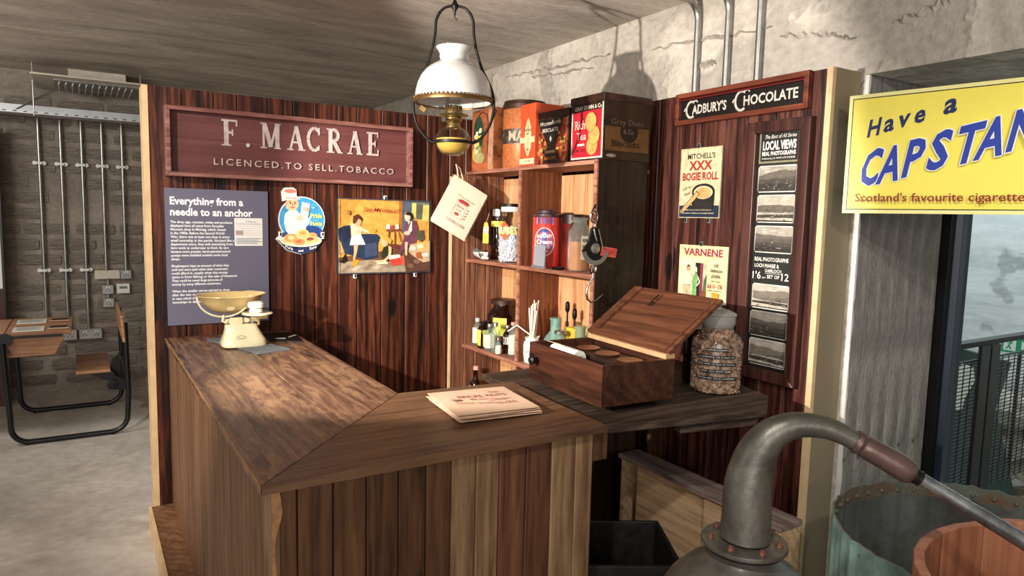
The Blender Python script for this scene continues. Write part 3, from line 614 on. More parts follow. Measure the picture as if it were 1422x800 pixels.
p.line([(.05, .07), (.058, .062), (.066, .07)], .002, '#d6ecf8')
p.poly([(-.137, -.104), (-.10, -.125), (.10, -.125), (.117, -.10), (.066, -.167), (-.008, -.185), (-.082, -.162)], '#202a52')
p.ell(-.008, -.112, .112, .034, '#efe0b8', 30); p.ell(-.008, -.108, .10, .028, '#e3c78f', 30)
for ex, ez, rx, ry, c, c2 in ((.0, -.072, .036, .022, '#e8b878', '#c98f4f'), (-.062, -.098, .034, .024, '#dd9a5c', '#f0c894'), (.052, -.085, .028, .016, '#e0a467', '#c4814a'), (.04, -.105, .04, .02, '#e6b070', '#8a4c3a'), (-.02, -.118, .030, .018, '#d88c58', '#b9603c')):
    p.ell(ex, ez, rx, ry, c); p.ell(ex, ez+.002, rx*.5, ry*.45, c2)
p.text('Pure', -.092, -.150, .015, '#f1ecd8', slope=-.35, bold=.02); p.text('and', -.024, -.172, .013, '#f1ecd8', bold=.02); p.text('Sure', .035, -.163, .015, '#f1ecd8', slope=.3, bold=.02)
p.build('print', bk)
def clip(parent, x, z, d=.012, plane='y'):
    m = MB()
    if plane == 'y': m.box(x-.009, x+.009, 3.749-d, 3.749, z-.013, z+.013)
    else: m.box(2.429-d, 2.429, x-.009, x+.009, z-.013, z+.013)
    build('clip', m, parent, M_PLASTW if plane == 'y' else G_CLEAR, bev=.002)
    m = MB()
    if plane == 'y': m.box(x-.004, x+.004, 3.749-d-.002, 3.75-d, z-.008, z+.008)
    else: m.box(2.428-d, 2.43-d, x-.004, x+.004, z-.008, z+.008)
    build('clip_screw', m, parent, M_IRON)
clip(bk, .893, 1.487, .016); clip(bk, 1.118, 1.487, .016)

# biscuit picture
bp_ = thing('nursery_poster', 'rectangular tin picture of children and a seated woman in a yellow room', 'poster', (1.48, 3.745, 1.265))
PX, PZ, PW, PH = 1.197, 1.265, .566, .425
m = MB(); m.mat(INK); m.c = rgb('#2a2522'); m.box(PX, PX+PW, 3.740, 3.749, PZ, PZ+PH); build('plate', m, bp_)
p = P((PX, 3.7398, PZ), UX, UZ)
X = lambda q: [(a/830*PW, (665-b)/665*PH) for a, b in q]      # drawn on an 830 x 665 grid
p.rect(.006, .006, PW-.006, PH-.006, '#d99a45')
p.poly(X([(8, 8), (540, 8), (540, 400), (8, 400)]), '#e0a64f'); p.poly(X([(8, 8), (200, 8), (90, 240), (8, 260)]), '#cf9040')
p.poly(X([(565, 8), (822, 8), (822, 380), (565, 300)]), '#56606e'); p.poly(X([(670, 120), (822, 120), (822, 390), (700, 380)]), '#dba04c')
p.poly(X([(655, 20), (822, 20), (822, 180), (665, 170)]), '#84806f'); p.poly(X([(660, 25), (700, 25), (695, 165), (655, 150)]), '#e3cf72'); p.poly(X([(765, 40), (822, 40), (818, 190), (755, 185)]), '#e3cf72'); p.poly(X([(700, 30), (762, 35), (750, 170), (700, 165)]), '#5e6157')
p.poly(X([(540, 8), (570, 8), (570, 300), (540, 260)]), '#b06a2e')
p.poly(X([(8, 520), (350, 470), (560, 430), (822, 380), (822, 655), (8, 655)]), '#6e4a35'); p.poly(X([(8, 560), (300, 540), (450, 560), (600, 590), (640, 655), (8, 655)]), '#a4937c')
for a in range(6): p.poly(X([(20+a*95, 640-a*8), (80+a*95, 590-a*5), (120+a*95, 592-a*5), (70+a*95, 650-a*8)]), ('#8a7867', '#bdb09a')[a % 2])
p.poly(X([(10, 270), (60, 240), (120, 235), (140, 330), (230, 310), (340, 310), (370, 340), (350, 400), (350, 520), (250, 545), (120, 500), (60, 480), (20, 380)]), '#27344d')
p.poly(X([(230, 400), (340, 385), (345, 500), (240, 520)]), '#3d4a66'); p.poly(X([(20, 260), (100, 245), (115, 330), (60, 400)]), '#1c263b')
p.poly(X([(8, 350), (30, 380), (60, 470), (20, 490)]), '#c8a06a'); p.poly(X([(25, 560), (70, 480), (90, 545), (60, 570)]), '#1d1714')
# standing child
p.poly(X([(112, 220), (145, 195), (190, 230), (215, 260), (200, 350), (120, 340)]), '#e3c7a4'); p.poly(X([(200, 250), (280, 290), (275, 305), (200, 280)]), '#e9c8a6')
p.poly(X([(125, 320), (205, 325), (240, 405), (105, 410)]), '#f5f1e6'); p.poly(X([(140, 405), (180, 405), (165, 480), (150, 545), (132, 545), (142, 470)]), '#d9aa80'); p.poly(X([(140, 535), (190, 545), (165, 590), (120, 600)]), '#d1972f')
p.ell(*X([(172, 205)])[0], .022, .028, '#dba57c'); p.poly(X([(130, 210), (135, 155), (175, 135), (212, 170), (215, 200), (180, 175), (160, 215), (140, 225)]), '#5b2d1c')
p.ell(*X([(300, 280)])[0], .024, .013, '#d59a3a')
# table with tea things
p.poly(X([(415, 270), (555, 262), (560, 285), (430, 290)]), '#8a4a33'); p.poly(X([(445, 290), (455, 290), (440, 430), (430, 430)]), '#743424'); p.poly(X([(495, 290), (505, 290), (505, 430), (495, 430)]), '#743424'); p.poly(X([(530, 290), (538, 290), (560, 380), (552, 380)]), '#743424'); p.ell(*X([(490, 420)])[0], .05, .012, '#6b3628')
for a in (440, 520): p.poly(X([(a-20, 265), (a-15, 225), (a+12, 222), (a+18, 262)]), '#efe4d6')
p.poly(X([(455, 262), (480, 225), (500, 262)]), '#b34a3b')
# seated woman
p.poly(X([(585, 270), (610, 210), (640, 180), (690, 185), (712, 260), (705, 330), (690, 380), (560, 470), (545, 520), (545, 430), (580, 350)]), '#6f4252'); p.poly(X([(620, 190), (655, 190), (655, 280), (625, 300)]), '#efe0d2'); p.poly(X([(640, 190), (650, 185), (610, 310), (580, 340), (575, 300)]), '#81505e')
p.poly(X([(690, 280), (760, 270), (775, 350), (740, 380), (690, 350)]), '#5b5340'); p.poly(X([(590, 380), (615, 380), (612, 520), (595, 520)]), '#e6bfa0'); p.ell(*X([(612, 150)])[0], .019, .028, '#ecc9ab'); p.poly(X([(590, 130), (610, 105), (650, 115), (665, 150), (650, 180), (635, 140), (600, 135)]), '#2b1a17'); p.ell(*X([(610, 300)])[0], .02, .012, '#e8c3a4')
# sitting child, toys, bed
p.poly(X([(395, 430), (450, 400), (470, 450), (450, 540), (430, 555), (390, 540), (375, 490)]), '#2d3423'); p.poly(X([(440, 410), (468, 430), (465, 490), (440, 530), (410, 570), (340, 575), (320, 550), (400, 540), (440, 500)]), '#e6bd8d'); p.ell(*X([(405, 385)])[0], .022, .024, '#e3b482'); p.poly(X([(385, 350), (430, 335), (470, 365), (455, 400), (425, 380), (400, 355)]), '#d9a347')
p.poly(X([(350, 560), (430, 560), (440, 578), (330, 585)]), '#e8d6ae'); p.poly(X([(440, 500), (540, 495), (570, 540), (500, 560), (445, 540)]), '#e6ddd2'); p.poly(X([(450, 540), (560, 520), (590, 580), (470, 600)]), '#cf4836'); p.poly(X([(545, 510), (580, 505), (590, 590), (560, 590)]), '#d85744')
p.poly(X([(580, 500), (700, 520), (822, 560), (822, 650), (600, 655)]), '#5d3f30'); p.poly(X([(640, 400), (822, 380), (822, 560), (760, 570), (680, 520), (620, 470)]), '#c9a98a'); p.poly(X([(700, 390), (822, 370), (815, 460), (720, 470)]), '#dcb56c'); p.poly(X([(690, 480), (740, 470), (760, 540), (700, 530)]), '#b0622f')
for a, b, c in ((660, 440, '#e8d3c0'), (780, 500, '#efe2cf'), (730, 420, '#f0dcb0'), (700, 560, '#8b6450'), (640, 600, '#7b5643')): p.ell(*X([(a, b)])[0], .022, .014, c)
p.text("Say M", .148, .354, .024, '#a8301f', w=.088, slope=-.03, ital=.25, bold=.006); p.text("c", .240, .360, .014, '#a8301f', ital=.25, bold=.004); p.text("Vitie's!", .252, .350, .024, '#a8301f', w=.100, slope=-.03, ital=.25, bold=.006)
p.ell(*X([(88, 125)])[0], .010, .014, '#a86f2e'); p.border(.003, .003, PW-.003, PH-.003, .005, '#3f4450')
p.build('print', bp_)
clip(bp_, PX+.285, PZ+PH+.008, .014); clip(bp_, PX+.105, PZ-.012, .014); clip(bp_, PX+.475, PZ-.012, .014)
def cr(Q, k=4):
    out = []
    for i in range(len(Q)-1):
        p0, p1, p2, p3 = Q[max(i-1, 0)], Q[i], Q[i+1], Q[min(i+2, len(Q)-1)]
        for j in range(k):
            u = j/k; out.append(tuple(.5*((2*b)+(-a+c)*u+(2*a-5*b+4*c-d)*u*u+(-a+3*b-3*c+d)*u**3) for a, b, c, d in zip(p0, p1, p2, p3)))
    return out+[Q[-1]]
# ================================================================ TINS ON TOP OF THE SHELF UNIT (fronts face -x)
ZT = 1.8765
def tinprint(parent, x, y1, z0, name='print', mat=WORN): return P((x-.0004, y1, z0), (0, -1, 0), UZ, mat=mat)
def boxtin(name, label, x0, x1, y0, y1, z0, z1, base, cat='tin', lid=None):
    t = thing(name, label, cat, ((x0+x1)/2, (y0+y1)/2, z0), None)
    build('body', bx(x0, x1, y0, y1, z0, z1), t, base, bev=.004)
    if lid: build('lid', bx(x0-.002, x1+.002, y0-.002, y1+.002, z1-.03, z1+.004), t, lid, bev=.003)
    return t
t1c = pbr('worn_bronze_tin', '#a3623c', .4, .3, col2='#5c3222', vscale=14)
t = boxtin('biscuit_tin', 'tall bronze tin with a green oval and yellow flowers, leftmost on top', 2.025, 2.25, 3.455, 3.715, ZT, 2.235, t1c)
p = tinprint(t, 2.025, 3.715, ZT); p.rect(.005, .0, .2, .34, '#9c5736'); p.rect(.2, 0, .258, .35, '#b98a6c'); p.ell(.085, .215, .062, .105, '#253f2d', 30); p.ell(.07, .10, .055, .05, '#d8a94c'); p.ell(.10, .075, .06, .035, '#a9a06a'); p.rect(.01, .0, .2, .045, '#b3603a')
rf = random.Random(4)
for i in range(16): p.ell(.05+rf.random()*.07, .10+rf.random()*.16, .010+rf.random()*.012, .009+rf.random()*.008, ('#e9dcae', '#e2c75a', '#7d8f4a', '#f0ead0')[i % 4])
p.line([(.085, .32), (.13, .34), (.19, .32), (.21, .26), (.20, .1)], .006, '#5d2a1e'); p.build('print', t)
t = thing('biscuit_tin', 'round orange-speckled tin with a worn black band on top', 'tin', (2.145, 3.315, ZT))
MO = pbr('orange_mottled_tin', '#c9763c', .45, .2, col2='#a2603f', vscale=60, thr=.5)
build('body', MB().lathe((2.145, 3.315, ZT), [(.118, 0), (.121, .004), (.121, .325), (.118, .33)], 36), t, MO, smooth=40)
build('band', MB().lathe((2.145, 3.315, ZT), [(.1215, .135), (.1215, .215)], 36, caps=False), t, pbr('black_band', '#33302f', .45, .1, col2='#8c8078', vscale=25, thr=.40), smooth=40)
build('lid', MB().lathe((2.145, 3.315, ZT), [(.123, .33), (.124, .325), (.124, .352), (.119, .356), (.117, .372), (.08, .378), (0, .378)], 36), t, M_TINLID, smooth=40)
def cylmap(c, r, ang0): return lambda x, y, k: Vector((c[0]+(r+k)*math.cos(ang0+x/r), c[1]+(r+k)*math.sin(ang0+x/r), c[2]+y))
p = P((0, 0, 0), UX, UZ, mat=WORN, mp=cylmap((2.145, 3.315, ZT+.14), .1218, math.radians(192))); p.text('MA', .0, .01, .055, '#c7a98c', w=.10, bold=.02); p.build('print', t)
MOr = pbr('orange_red_tin', '#d9542f', .4, var=.06)
t = boxtin('biscuit_tin', 'narrow orange tin with a cream diamond and banner between round and black tins', 2.03, 2.22, 3.035, 3.175, ZT, 2.205, MOr)
p = tinprint(t, 2.03, 3.175, ZT); p.poly([(.075, .045), (.105, .10), (.105, .20), (.075, .26), (.045, .20), (.045, .10)], '#f0d9a4'); p.rect(.0, .125, .14, .155, '#f0d9a4'); p.line([(.075, .0), (.075, .33)], .003, '#a03a22')
p.text('Rahings', .04, .185, .018, '#473a22', w=.07, bold=.01); p.text('BEST', .06, .168, .008, '#473a22', w=.03); p.text('FINE', .06, .085, .009, '#a03a22', w=.03); p.rect(0, .012, .14, .042, '#efdcae'); p.text('TEA TIME', .045, .022, .010, '#9a4a30', w=.06); p.build('print', t)
MBk = pbr('black_biscuit_tin', '#2b1c17', .4, .2, col2='#4a2e22', vscale=18)
t = boxtin('biscuit_tin', 'black and orange biscuit tin with a dark V-shaped front beside the red tin', 2.03, 2.25, 2.745, 3.005, ZT, 2.14, MBk, lid=M_TINLID)
p = tinprint(t, 2.03, 3.005, ZT); p.rect(.006, .006, .254, .222, '#b0532f')
for i in range(60): p.ell(.012+rf.random()*.236, .012+rf.random()*.17, .008+rf.random()*.01, .006+rf.random()*.008, ('#c77a3a', '#a63f38', '#d9a355', '#8c3a2c')[i % 4])
p.poly([(.02, .222), (.24, .222), (.165, .09), (.215, .006), (.065, .006), (.11, .09)], '#1c1614'); p.rect(.07, .05, .19, .07, '#3a2a20')
p.text('Wcrawfords', .04, .192, .020, '#c9bfae', w=.18, slope=.03); p.text('BISCUITS', .065, .160, .018, '#c9bfae', w=.135, bold=.02); p.ell(.138, .125, .009, .016, '#c9bfae', 4); p.text('ASSORTED', .085, .054, .011, '#a98b62', w=.09); p.text('BISCUITS', .09, .022, .014, '#b5702f', w=.1); p.build('print', t)
t = thing('biscuit_tin', 'large square dark tin with a red Rich Tea label and three biscuits', 'tin', (2.17, 2.60, ZT))
MDk = pbr('dark_square_tin', '#33200f', .4, .2, col2='#1c110a', vscale=9)
build('body', bx(2.03, 2.32, 2.475, 2.725, ZT, 2.165), t, MDk, bev=.004); build('lid', bx(2.027, 2.323, 2.472, 2.728, 2.145, 2.18), t, pbr('dark_tin_lid', '#4a2a1e', .4, .2, col2='#22130d', vscale=12), bev=.004)
p = tinprint(t, 2.03, 2.725, ZT); p.rect(.010, .010, .248, .262, '#d9cfc0'); p.rect(.018, .018, .238, .232, '#bf2030'); p.rect(.01, .232, .24, .262, '#2c1b17')
p.text('GRAY DUNN & Co', .035, .238, .018, '#e8dccb', w=.2, bold=.01); p.text('Rich', .04, .150, .042, '#f1e2d2', w=.075, bold=.0); p.text('Tea', .055, .100, .036, '#f1e2d2', w=.07, bold=.0); p.rect(.06, .072, .115, .082, '#f1e2d2'); p.text('BISCUITS', .05, .045, .012, '#5a1518', w=.07)
for a, b in ((.172, .068), (.188, .115), (.165, .178)):
    p.ell(a, b, .042, .044, '#b8813c', 26); p.ell(a, b+.001, .039, .041, '#dba75c', 26)
    for i in range(7): p.ell(a+.024*math.cos(i*.9), b+.026*math.sin(i*.9), .0025, .0025, '#9a6530', 6)
p.build('print', t)
p = P((2.03, 2.4746, ZT), UX, UZ, mat=WORN); p.rect(.01, .045, .28, .155, '#5f3f1d'); p.ell(.155, .135, .055, .05, '#1f130c', 26)
p.text('Gray Dunn', .045, .165, .026, '#5b4a38', w=.2); p.text('& Co', .12, .125, .022, '#6a5742', w=.06); p.text('Biscuits', .05, .065, .030, '#2c1509', w=.17, bold=.02); p.ell(.05, .022, .03, .008, '#8a8078'); p.build('side_print', t)

# ================================================================ BOTTLES AND JARS
def bottle(name, label, cat, x, y, z, h, r, body, cap=None, lab=None, nr=.35, sh=.62, sq=0, n=18, group=None, fill=None, pr=None):
    t = tag(link(name, None, None, (x, y, z)), label, cat, group)
    pf = [(r*.9, 0), (r, .04*h), (r, sh*h), (r*.85, (sh+.06)*h), (r*nr, (sh+.17)*h), (r*nr, .95*h), (r*nr*1.15, .955*h), (r*nr*1.15, h)]
    build('body', MB().lathe((x, y, z), pf, n, sq=sq), t, body, smooth=50)
    if fill: build('contents', MB().lathe((x, y, z), [(r*.85, .02*h), (r*.9, .05*h), (r*.9, fill[1]*h)], n, sq=sq), t, fill[0], smooth=50)
    if cap: build('cap', MB().lathe((x, y, z), [(r*nr*1.3, h*.93), (r*nr*1.3, h*.93+cap[1]), (r*nr*1.1, h*.93+cap[1]+.003)], n), t, cap[0], smooth=50)
    if lab:
        mbl = MB(); a0, a1 = lab[3] if len(lab) > 3 else (0, 2*PI)
        k = 12
        for i in range(k):
            ta, tb = a0+(a1-a0)*i/k, a0+(a1-a0)*(i+1)/k
            q = []
            for tt in (ta, tb):
                kk = 1/((abs(math.cos(tt))**sq+abs(math.sin(tt))**sq)**(1/sq)) if sq else 1
                q.append((x+math.cos(tt)*(r*1.015)*kk, y+math.sin(tt)*(r*1.015)*kk))
            mbl.add([(q[0][0], q[0][1], z+lab[0]*h), (q[1][0], q[1][1], z+lab[0]*h), (q[1][0], q[1][1], z+lab[1]*h), (q[0][0], q[0][1], z+lab[1]*h)], [(0, 1, 2, 3)])
        build('label', mbl, t, lab[2], recalc=False)
    return t
L_W = pbr('cream_label', '#efe6d2', .6, var=.08, vscale=60); L_Y = pbr('yellow_label', '#e4dc5a', .6, var=.08, vscale=60); L_P = pbr('pink_cap', '#d99a94', .5)
VW = (math.radians(120), math.radians(300))   # label faces the camera side
# --- middle shelf
Z2 = 1.3455
t = bottle('yellow_labelled_jar', 'small dark jar with yellow and white labels behind the sweet jar', 'jar', 2.165, 3.61, Z2, .285, .046, G_BROWN, (M_STEEL, .04), (.70, .82, L_Y, VW), nr=.85, sh=.72)
m = MB(); m.prism([(2.05, 3.60, Z2+.10), (2.05, 3.535, Z2+.10), (2.05, 3.535, Z2+.20), (2.05, 3.55, Z2+.225), (2.05, 3.585, Z2+.225), (2.05, 3.60, Z2+.20)], (.002, 0, 0))
build('tag', m, t, L_Y); build('tag_string', MB().tube([(2.051, 3.568, Z2+.22), (2.08, 3.58, Z2+.28)], .0015, 5), t, M_PAPER)
p = P((2.0498, 3.60, Z2+.10), (0, -1, 0), UZ); p.rect(.004, .06, .06, .10, '#f1efe6'); p.text('TO BE', .01, .085, .010, '#33322c', w=.04); p.text('sold', .016, .066, .010, '#33322c', w=.03); p.text('7oz', .02, .03, .012, '#55512a'); p.build('tag_lettering', t)
t = thing('sweet_jar', 'tall glass jar of white sweets lettered CUBES beside the divider', 'jar', (2.115, 3.385, Z2))
build('glass', MB().lathe((2.115, 3.385, Z2), [(.068, 0), (.074, .01), (.074, .225), (.068, .25), (.056, .268), (.054, .30)], 30), t, G_THIN, smooth=50)
sm = MB(); rs = random.Random(8)
for i in range(520):
    a = rs.uniform(0, 2*PI); rr_ = .066*math.sqrt(rs.uniform(.7, 1)); zz = rs.uniform(.008, .205); c = (2.115+rr_*math.cos(a), 3.385+rr_*math.sin(a), Z2+zz); s = .006
    sm.box(c[0]-s, c[0]+s, c[1]-s, c[1]+s, c[2]-s, c[2]+s, Matrix.Rotation(a*3, 3, 'X') @ Matrix.Rotation(zz*90, 3, 'Z'), c)
sm.lathe((2.115, 3.385, Z2), [(.062, .006), (.062, .2)], 16)
build('sweets', sm, t, pbr('white_sweets', '#dcdce6', .5, var=.15, vscale=70), kind='stuff')
build('lid', MB().lathe((2.115, 3.385, Z2), [(.058, .29), (.060, .295), (.060, .33), (.056, .334)], 24), t, M_PLASTW, smooth=40); build('lid_rim', MB().lathe((2.115, 3.385, Z2), [(.061, .318), (.061, .334), (.05, .337)], 24), t, M_IRON, smooth=40)
p = P((0, 0, 0), UX, UZ, mat=PLAIN, mp=cylmap((2.115, 3.385, Z2+.135), .0745, math.radians(172))); p.poly([(.0, .065), (.045, .10), (.08, .065)], '#e0663c'); p.poly([(.0, .028), (.045, -.01), (.08, .028)], '#e0663c'); p.text('CUBES', -.012, .028, .040, '#efdf70', w=.135, bold=.03); p.build('print', t)
t = thing('scoop', 'small white enamel scoop lying on the middle shelf', 'scoop', (2.08, 3.63, Z2))
m = MB(); n = 12; vs = []
for j in range(5):
    for i in range(n+1):
        a = PI+PI*i/n; r = .028+.004*j; vs.append((2.038+math.cos(a)*r*.8, 3.66-j*.022, Z2+.046+math.sin(a)*r*.95))
m.add(vs, [(j*(n+1)+i, j*(n+1)+i+1, (j+1)*(n+1)+i+1, (j+1)*(n+1)+i) for j in range(4) for i in range(n)])
o = build('bowl', m, t, M_PLASTW, smooth=60, recalc=False); md = o.modifiers.new('s', 'SOLIDIFY'); md.thickness = .002
build('back', MB().lathe((2.038, 3.66, Z2+.042), [(.024, 0), (.024, .002)], 16, (0, 1, 0)), t, M_SLATE)
build('handle', MB().cyl((2.038, 3.575, Z2+.014), (2.038, 3.52, Z2+.014), .011, .008), t, M_PLASTW, smooth=50)
MRed = pbr('red_tin', '#c73a33', .3, .1, var=.12, coat=.3)
t = thing('toffee_tin', 'red cylindrical sweet tin with a blue and white crest', 'tin', (2.088, 2.985, Z2))
c3 = (2.088, 2.985, Z2); build('body', MB().lathe(c3, [(.074, 0), (.076, .004), (.076, .262), (.074, .265)], 36), t, MRed, smooth=40)
build('lid', MB().lathe(c3, [(.0765, .262), (.0775, .265), (.0775, .278), (.070, .282), (.056, .284), (.057, .298), (.052, .302), (0, .302)], 36), t, pbr('blue_white_lid', '#5a3b30', .4, .3, col2='#2a2a3a', vscale=30), smooth=40)
p = P((0, 0, 0), UX, UZ, mat=INK, mp=cylmap((2.088, 2.985, Z2), .0764, math.radians(226)))
p.poly([(-.045, .225), (.045, .225), (.045, .261), (-.045, .261)], '#dfe2ee')
for i in range(5): p.rect(-.040+i*.018, .230, -.030+i*.018, .260, '#3c4a93')
p.ell(0, .135, .056, .075, '#e9d9c0', 30); p.ell(0, .135, .051, .069, '#c6402f', 30); p.poly([(-.044, .10), (-.044, .155), (-.02, .195), (0, .203), (.02, .195), (.044, .155), (.044, .10), (0, .07)], '#41509c')
p.text('McCOWANS' if False else 'HIGHLAND', -.038, .155, .016, '#f2f0f6', w=.076, slope=.05, bold=.02); p.text('Cream', -.042, .125, .022, '#f2f0f6', w=.084, bold=.03); p.text('TOFFEE', -.03, .102, .014, '#f2f0f6', w=.06, bold=.02); p.text('LONDON', -.02, .084, .008, '#f2f0f6', w=.04); p.ell(0, .176, .012, .008, '#f2f0f6'); p.build('print', t)
t = thing('round_tin', 'dark red and black round tin behind the red crest tin', 'tin', (2.195, 2.895, Z2))
c3 = (2.195, 2.895, Z2); build('body', MB().lathe(c3, [(.060, 0), (.060, .255), (.058, .258)], 32), t, pbr('deep_red_tin', '#6e1c17', .3, .2, col2='#3c0f0d', vscale=7), smooth=40)
build('lid', MB().lathe(c3, [(.062, .232), (.062, .278), (.058, .282), (0, .282)], 32), t, M_DKBR, smooth=40)
p = P((0, 0, 0), UX, UZ, mat=WORN, mp=cylmap((2.195, 2.895, Z2), .0604, math.radians(258))); p.ell(0, .14, .014, .028, '#9a6a55'); p.ell(0, .14, .009, .02, '#46120f'); p.build('print', t)
p = P((0, 0, 0), UX, UZ, mat=WORN, mp=cylmap((2.195, 2.895, Z2), .0624, math.radians(250))); p.text('MACKAY', -.03, .24, .012, '#8c8478', w=.06); p.build('lid_lettering', t)
t = tag(build('grey_card', MB().box(2.005, 2.013, 2.885, 2.985, Z2+.002, Z2+.12).rot(.05, (2.01, 2.93, Z2), 'Y'), mat=M_GREYBLK, bev=.001), 'blue-grey card leaning on the red tin', 'card')
t = tag(build('weight_bar', bx(1.99, 2.004, 2.86, 2.98, Z2+.0005, Z2+.012), mat=M_SLATE, bev=.002), 'flat grey metal bar in front of the red tin', 'bar')
t = tag(build('shallow_dish', MB().lathe((2.035, 2.80, Z2), [(.030, 0), (.034, .012), (.031, .013), (.027, .003), (0, .003)], 24), mat=M_IRON, smooth=50), 'small dark shallow dish beside the orange glass bottle', 'dish')
t = bottle('square_bottle', 'square glass bottle with orange liquid and a cream label', 'bottle', 2.09, 2.70, Z2, .265, .046, G_CLEAR, None, (.22, .66, L_W, (math.radians(240), math.radians(300))), nr=.55, sh=.72, sq=6, fill=(pbr('orange_liquid', '#d98650', .2, var=.1), .55))
p = P((0, 0, 0), UX, UZ, mp=lambda x, y, k: Vector((2.065+x*.8, 2.70-.0472-k, Z2+.08+y))); p.text('ROSE', .008, .065, .016, '#33291f', w=.04, bold=.02); p.text('HIPS', .008, .035, .016, '#33291f', w=.04, bold=.02); p.text('2', .02, .0, .02, '#33291f', w=.012); p.build('print', t)

# --- spring balance hanging from the front post
t = thing('hanging_scale', 'iron spring balance with a curved hook hanging from the shelf corner', 'scale', (1.96, 2.44, 1.20))
cx_, cy_ = 1.962, 2.435
def disc_part(name, pts, y0, d, mat, parent, bev=.001): return build(name, MB().prism([(a, y0, b) for a, b in pts], (0, d, 0)), parent, mat, bev=bev)
build('hanger_hook', MB().tube([(cx_+.025, 2.463, 1.655), (cx_+.005, cy_, 1.668), (cx_-.012, cy_, 1.64), (cx_, cy_, 1.60), (cx_+.014, cy_, 1.612), (cx_+.018, cy_, 1.64)], .004, 8), t, M_IRON, smooth=50)
build('ring', MB().tube([(cx_+.019*math.cos(a), cy_, 1.615+.026*math.sin(a)) for a in [i*PI/8 for i in range(16)]], .005, 8, True), t, M_STEEL, smooth=50)
build('pivot_eye', MB().lathe((cx_, cy_+.008, 1.615), [(.011, 0), (.011, .012)], 14, (0, -1, 0)), t, W_SHELF, smooth=50)
build('chain_link', MB().tube([(cx_+.009*math.cos(a), cy_, 1.578+.014*math.sin(a)) for a in [i*PI/6 for i in range(12)]], .003, 6, True), t, M_STEEL, smooth=50)
build('face_plate', MB().prism([(cx_-.02, cy_, 1.565), (cx_+.018, cy_, 1.565), (cx_+.028, cy_, 1.53), (cx_+.05, cy_, 1.48), (cx_+.06, cy_, 1.45), (cx_+.04, cy_, 1.425), (cx_, cy_, 1.415), (cx_-.04, cy_, 1.425), (cx_-.068, cy_, 1.46), (cx_-.035, cy_, 1.50)], (0, -.012, 0)), t, M_IRON, bev=.003)
a_ = [math.radians(d) for d in range(195, 346, 10)]
build('sector_arc', MB().prism([(cx_+.002+.078*math.cos(a), cy_-.014, 1.475+.078*math.sin(a)) for a in a_]+[(cx_+.002+.058*math.cos(a), cy_-.014, 1.475+.058*math.sin(a)) for a in a_[::-1]], (0, -.006, 0)), t, M_GALV)
build('spring_arm', MB().tube([(cx_-.012, cy_-.016, 1.56), (cx_-.006, cy_-.02, 1.53), (cx_+.006, cy_-.018, 1.505)], .005, 8), t, M_STEEL, smooth=50); build('spring_arm', MB().tube([(cx_+.014, cy_-.016, 1.56), (cx_+.03, cy_-.018, 1.51), (cx_+.045, cy_-.016, 1.465)], .0035, 8), t, M_STEEL, smooth=50)
build('hub', MB().lathe((cx_+.002, cy_-.012, 1.472), [(.024, 0), (.024, .006), (.018, .009), (0, .010)], 20, (0, -1, 0)), t, M_GALV, smooth=50)
build('lower_link', MB().tube([(cx_+.008+.010*math.cos(a), cy_-.005, 1.385+.022*math.sin(a)) for a in [i*PI/6 for i in range(12)]], .004, 6, True), t, M_STEEL, smooth=50); build('lower_link', MB().tube([(cx_-.004+.008*math.cos(a), cy_, 1.375+.018*math.sin(a)) for a in [i*PI/6 for i in range(12)]], .0035, 6, True), t, M_IRON, smooth=50)
hk = [(cx_+.006, cy_, 1.365), (cx_+.002, cy_, 1.335), (cx_-.022, cy_, 1.30), (cx_-.030, cy_, 1.27), (cx_-.022, cy_, 1.24), (cx_-.002, cy_, 1.226), (cx_+.022, cy_, 1.228), (cx_+.042, cy_-.005, 1.245), (cx_+.062, cy_-.01, 1.262)]
build('load_hook', MB().tube(hk, [.004, .0045, .005, .005, .005, .005, .005, .004, .0015], 8), t, M_STEEL, smooth=50)
t = tag(build('red_tag', MB().box(1.995, 2.085, 2.418, 2.4195, 1.440, 1.482).rot(.14, (1.995, 2.42, 1.46), 'Y'), mat=M_RED), 'small red tag tied to the hanging spring balance', 'tag')
p = P((1.997, 2.4178, 1.443), (1, 0, -.14), (.14, 0, 1)); p.line([(.01, .028), (.035, .018), (.05, .03), (.075, .012)], .0015, '#5a1714'); p.line([(.02, .01), (.06, .016), (.08, .03)], .0015, '#5a1714'); p.border(.002, .002, .086, .038, .0015, '#e88078'); p.build('writing', t)

# --- lower shelf
Z3 = .8155
bottle('small_bottle', 'slim white-labelled bottle standing alone at the left of the lower shelf', 'bottle', 2.055, 3.655, Z3, .155, .026, G_CLEAR, (M_PLASTW, .018), (.08, .68, L_W), nr=.4, sh=.68, sq=6)
t = bottle('pickle_jar', 'big dark brown screw-top jar with a yellow and green label', 'jar', 2.165, 3.53, Z3, .285, .098, G_BROWN, (M_TINLID, .025), (.28, .66, L_Y, (math.radians(200), math.radians(250))), nr=.62, sh=.70, n=28, fill=(M_DKBR, .7))
Gr = 'small bottles crowded in front of the big dark jar'
bottle('medicine_bottle', 'yellow-labelled bottle at the front of the dark jar, leftmost of the crowd', 'bottle', 2.035, 3.545, Z3, .155, .030, G_BROWN, (M_IRON, .014), (.1, .72, L_Y), nr=.45, sh=.74, sq=6, group=Gr)
bottle('medicine_bottle', 'cream-labelled bottle next to the yellow-labelled one', 'bottle', 2.035, 3.47, Z3, .150, .029, G_CLEAR, (M_GALV, .015), (.1, .62, L_W), nr=.4, sh=.66, sq=6, group=Gr)
bottle('medicine_bottle', 'clear unlabelled bottle in the middle of the lower shelf crowd', 'bottle', 2.032, 3.40, Z3, .165, .028, G_CLEAR, (M_GALV, .018), None, nr=.45, sh=.74, group=Gr)
